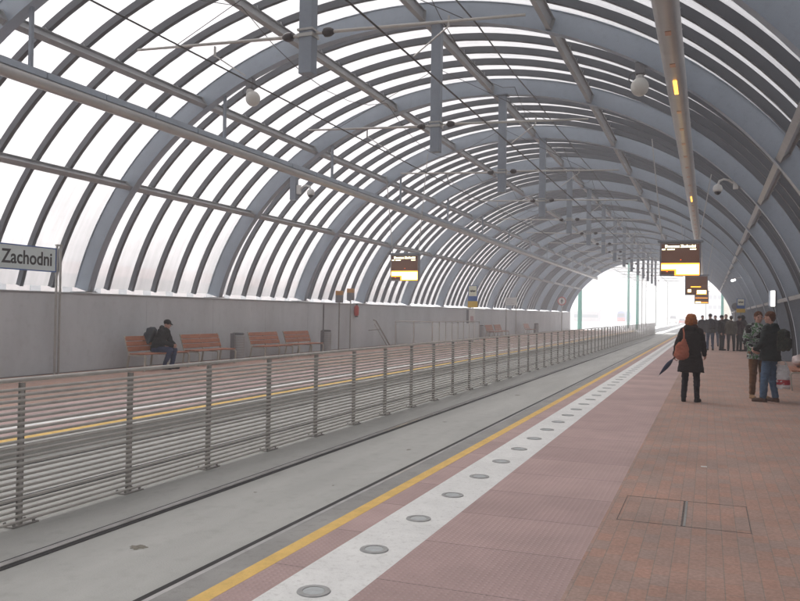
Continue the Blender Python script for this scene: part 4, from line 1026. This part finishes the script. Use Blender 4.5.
# ------------------------------------------------------------------ outside
def pole(px, Y, h, m, r, label, arm=0):
    x = xo(px, Y)
    t = thing('catenary_pole', label, 'pole', (x, Y, TB-.06), group='overhead line poles beyond the canopy'); o = (0, 0, 0)
    MB().tube((0, 0, 0), (0, 0, h), r, 12, r*.7).build('shaft', m, t, off=o, smooth=True)
    if arm:
        MB().tube((0, 0, h*.72), (arm, 0, h*.76), .04, 6).tube((0, 0, h*.86), (arm*.8, 0, h*.765), .025, 6).build('bracket', M['galv'], t, off=o)
        MB().lathe([(.06, 0), (.10, .05), (.06, .12)], 8, T(arm, 0, h*.70)).build('insulator', M['ins'], t, off=o)
pole(580, 105, 11, M['green'], .30, 'thick green line pole at the left side of the tunnel mouth', 1.5)
pole(628.5, 128, 11, M['green'], .22, 'green line pole seen right of the distant blue tram', 2.2)
pole(637.5, 118, 11, M['green'], .24, 'green line pole nearest the end of the track fence', 2.2)
pole(642, 140, 10, M['galv'], .13, 'thin grey line pole just right of the green poles', -1.6)
pole(646, 165, 10, M['galv'], .13, 'grey line pole two to the right of the green poles', 2)
pole(656, 170, 10, M['galv'], .15, 'grey line pole at the very end of the track fence', 2)
pole(667.5, 190, 10, M['galv'], .15, 'faint grey line pole left of the ginger-haired person', -2)
pole(722.5, 112, 10, M['green'], .20, 'green line pole right of the small departure boards', -2)
pole(706, 200, 10, M['galv'], .16, 'faint far line pole under the smallest departure board', 2)
ow = [(-3.8, 5.1), (-6.51, 5.1)]
wl = ['thin overhead wire crossing the sky between the green poles', 'second thin overhead wire crossing the sky beyond the canopy', 'third and highest thin wire crossing the sky beyond the canopy']
for i, (Y, z) in enumerate(((118, 8.4), (128, 7.2), (165, 7.6))):
    tag(MB().tube((-30, Y, z), (8, Y, z+.2), .02, 5).build('overhead_wire', M['wire']), wl[i], 'wire')

def building(name, label, cat, x0, x1, y0, y1, h, wall, roof=None, wins=None, rh=1.5, fl=None):
    t = thing(name, label, cat, ((x0+x1)/2, y0, TB-.06)); z0 = TB-.06
    MB().box((x0, y0, z0), (x1, y1, z0+h)).build('wall', wall, t)
    if roof:
        ym = (y0+y1)/2; vs = [(x0-.3, y0-.3, z0+h+.002), (x1+.3, y0-.3, z0+h+.002), (x1+.3, y1+.3, z0+h+.002), (x0-.3, y1+.3, z0+h+.002), (x0-.3, ym, z0+h+rh), (x1+.3, ym, z0+h+rh)]
        MB().add(vs, [(0, 3, 2, 1), (0, 1, 5, 4), (2, 3, 4, 5), (1, 2, 5), (3, 0, 4)]).build('roof', roof, t)
    if wins:
        nx, nz, ww, wh = wins
        for i in range(nx):
            for j in range(nz):
                cx = x0+(x1-x0)*(i+.5)/nx; cz = z0+h*(j+.55)/nz
                MB().box((cx-ww/2, y0-.03, cz-wh/2), (cx+ww/2, y0-.004, cz+wh/2)).build('window', M['window'], t)
    return t
building('rail_shed', 'low hazy shed with a reddish roof seen left through the tunnel mouth', 'shed', xo(574, 260), xo(598, 260), 260, 268, 3.4, M['shed'], M['shedroof'], (5, 1, 1.6, 1.0), 1.0)
building('far_building', 'pale yellow building seen at the right edge of the tunnel mouth', 'building', xo(724, 230), 50, 230, 250, 11.5, M['cream_wall'], M['shedroof'], (9, 2, 1.6, 2.2), 3.0)
building('far_building', 'grey hazy building behind the green pole right of the departure boards', 'building', xo(708, 340), xo(722, 340), 340, 360, 12, M['grey_wall'], M['shedroof'], (3, 3, 1.2, 1.5), 3)
# long building to the left, seen dimly through the milky panels (faces +X)
t = thing('long_building', 'long low brown building dimly seen through the panels on the left', 'building', (-75, 60, TB-.06))
MB().box((-85, 48, TB-.06), (-75, 190, 6.0)).build('wall', M['shed'], t); MB().add([(-85.4, 47.7, 6.002), (-74.6, 47.7, 6.002), (-74.6, 190, 6.002), (-85.4, 190, 6.002), (-80, 47.7, 7.9), (-80, 190, 7.9)], [(0, 3, 2, 1), (1, 2, 5, 4), (3, 0, 4, 5), (0, 1, 4), (2, 3, 5)]).build('roof', M['shedroof'], t)
for k in range(28):
    y = 50+5*k
    MB().box((-74.99, y, 2.6), (-74.96, y+1.6, 4.6)).build('window', M['window'], t)
# tram beyond the tunnel
Y = 240; cx = xo(621.3, Y)
t = thing('tram', 'hazy head-on tram with rounded blue top and red front beyond the tunnel', 'tram', (cx, Y, TB))
mb = MB(); pr = [(-1.15, .3), (-1.2, 1.6), (-1.15, 2.6), (-.95, 3.2), (-.5, 3.45), (.5, 3.45), (.95, 3.2), (1.15, 2.6), (1.2, 1.6), (1.15, .3)]
vs = [(cx+a, Y, TB+b) for a, b in pr]+[(cx+a, Y+28, TB+b) for a, b in pr]; n = len(pr)
mb.add(vs, [tuple(range(n)), tuple(range(n, 2*n))[::-1]]+[(i, n+i, n+(i+1) % n, (i+1) % n) for i in range(n)]); mb.build('body', mat('tram_blue', (.10, .14, .30), .4), t)
MB().box((cx-1.1, Y-.04, TB+.35), (cx+1.1, Y-.003, TB+1.5)).build('red_front', M['red'], t)
MB().box((cx-1.0, Y-.05, TB+1.7), (cx+1.0, Y-.003, TB+2.7)).build('windscreen', M['window'], t)
for sx in (-.8, .8): MB().lathe([(.1, 0), (.1, .03)], 12, T(cx+sx, Y-.041, TB+1.0) @ Matrix.Rotation(R(90), 4, 'X')).build('headlight', M['whitep'], t)
def vehicle(name, label, cat, px, Y, w, h, l, m):
    cx = xo(px, Y); z = TB-.06
    t = thing(name, label, cat, (cx, Y, z))
    MB().box((cx-w/2, Y, z+.3), (cx+w/2, Y+l, z+h*.62)).build('body', m, t, bevel=.12)
    MB().add([(cx-w*.45, Y+.6, z+h*.62), (cx+w*.45, Y+.6, z+h*.62), (cx+w*.45, Y+l-.4, z+h*.62), (cx-w*.45, Y+l-.4, z+h*.62), (cx-w*.38, Y+1.2, z+h), (cx+w*.38, Y+1.2, z+h), (cx+w*.38, Y+l-.9, z+h), (cx-w*.38, Y+l-.9, z+h)], [(0, 3, 2, 1), (4, 5, 6, 7), (0, 1, 5, 4), (1, 2, 6, 5), (2, 3, 7, 6), (3, 0, 4, 7)]).build('cabin', M['window'], t)
    for sx in (-1, 1):
        for yy in (.8, l-.8): MB().lathe([(.3, -.1), (.3, .1)], 14, T(cx+sx*(w/2-.1), Y+yy, z+.3) @ Matrix.Rotation(R(90), 4, 'Y')).build('wheel', M['black'], t)
vehicle('van', 'pale hazy van on the street far beyond the tunnel', 'van', 673, 250, 2.0, 2.3, 5.2, M['whitep'])
vehicle('car', 'reddish hazy car right of the far pale van', 'car', 682, 230, 1.8, 1.5, 4.3, M['red'])
vehicle('car', 'dark hazy car further right on the far street', 'car', 690, 250, 1.8, 1.5, 4.3, M['boxgrey'])
# dark tyre strips through the snow outside
sn = MB()
for x0, x1 in ((-1.5, 1.5), (3.5, 6)): sn.box((x0, 98, TB-.059), (x1, 320, TB-.052))
for Yc in (112, 126, 142, 165): sn.box((-40, Yc, TB-.055), (-7.6, Yc+3, TB-.049)); 
struct('road', sn, M['asphalt'])

# ------------------------------------------------------------------ haze
hz = MB().box((-480, -58, -2.2), (480, 620, 22)).build('haze', M['wall']); tag(hz, kind='stuff')
hm = bpy.data.materials.new('haze'); hm.use_nodes = True; nt = hm.node_tree; nt.nodes.remove(nt.nodes['Principled BSDF'])
pv = nt.nodes.new('ShaderNodeVolumePrincipled'); pv.inputs['Color'].default_value = (.95, .95, .97, 1); pv.inputs['Density'].default_value = .0034; pv.inputs['Anisotropy'].default_value = .2
nt.links.new(pv.outputs[0], nt.nodes['Material Output'].inputs['Volume']); hz.data.materials.clear(); hz.data.materials.append(hm)

# ------------------------------------------------------------------ light
w = bpy.data.worlds.new('World'); scene.world = w; w.use_nodes = True; nt = w.node_tree; N = nt.nodes; bg = N['Background']
sk = N.new('ShaderNodeTexSky'); sk.sky_type = 'NISHITA'; sk.sun_disc = False; sk.sun_elevation = R(48); sk.sun_rotation = R(-60); sk.air_density = 1; sk.dust_density = 4
hs = N.new('ShaderNodeHueSaturation'); hs.inputs['Saturation'].default_value = .12; nt.links.new(sk.outputs[0], hs.inputs['Color']); 
tcw = N.new('ShaderNodeTexCoord'); spw = N.new('ShaderNodeSeparateXYZ'); nt.links.new(tcw.outputs['Generated'], spw.inputs[0])
mrw = N.new('ShaderNodeMapRange'); mrw.inputs[1].default_value = 0; mrw.inputs[2].default_value = 1; mrw.inputs[3].default_value = .40; mrw.inputs[4].default_value = 1.6   # overcast: brighter overhead
nt.links.new(spw.outputs['Z'], mrw.inputs[0])
ncl = N.new('ShaderNodeTexNoise'); ncl.inputs['Scale'].default_value = 2.2; ncl.inputs['Detail'].default_value = 4; nt.links.new(tcw.outputs['Generated'], ncl.inputs['Vector'])
mcl = N.new('ShaderNodeMapRange'); mcl.inputs[1].default_value = .3; mcl.inputs[2].default_value = .7; mcl.inputs[3].default_value = .86; mcl.inputs[4].default_value = 1.12; nt.links.new(ncl.outputs['Fac'], mcl.inputs[0])
mm = N.new('ShaderNodeMath'); mm.operation = 'MULTIPLY'; nt.links.new(mrw.outputs[0], mm.inputs[0]); nt.links.new(mcl.outputs[0], mm.inputs[1])
hs.inputs['Value'].default_value = 1; nt.links.new(mm.outputs[0], hs.inputs['Value'])
nt.links.new(hs.outputs[0], bg.inputs['Color'])
bg.inputs['Strength'].default_value = .15
sd = bpy.data.lights.new('sun', 'SUN'); sd.energy = .8; sd.angle = R(25); sd.color = (1, .97, .93); so = bpy.data.objects.new('sun', sd); col.objects.link(so)
e, a = R(48), R(-60)
dirv = Vector((math.cos(e)*math.sin(a), math.cos(e)*math.cos(a), math.sin(e))); so.rotation_euler = dirv.to_track_quat('Z', 'Y').to_euler()
vs_ = scene.view_settings; vs_.view_transform = 'Standard'; vs_.look = 'None'; vs_.gamma = 1; vs_.use_curve_mapping = False; vs_.exposure = 1.46
scene.render.engine = 'CYCLES'
scene.cycles.volume_bounces = 1; scene.cycles.transparent_max_bounces = 24
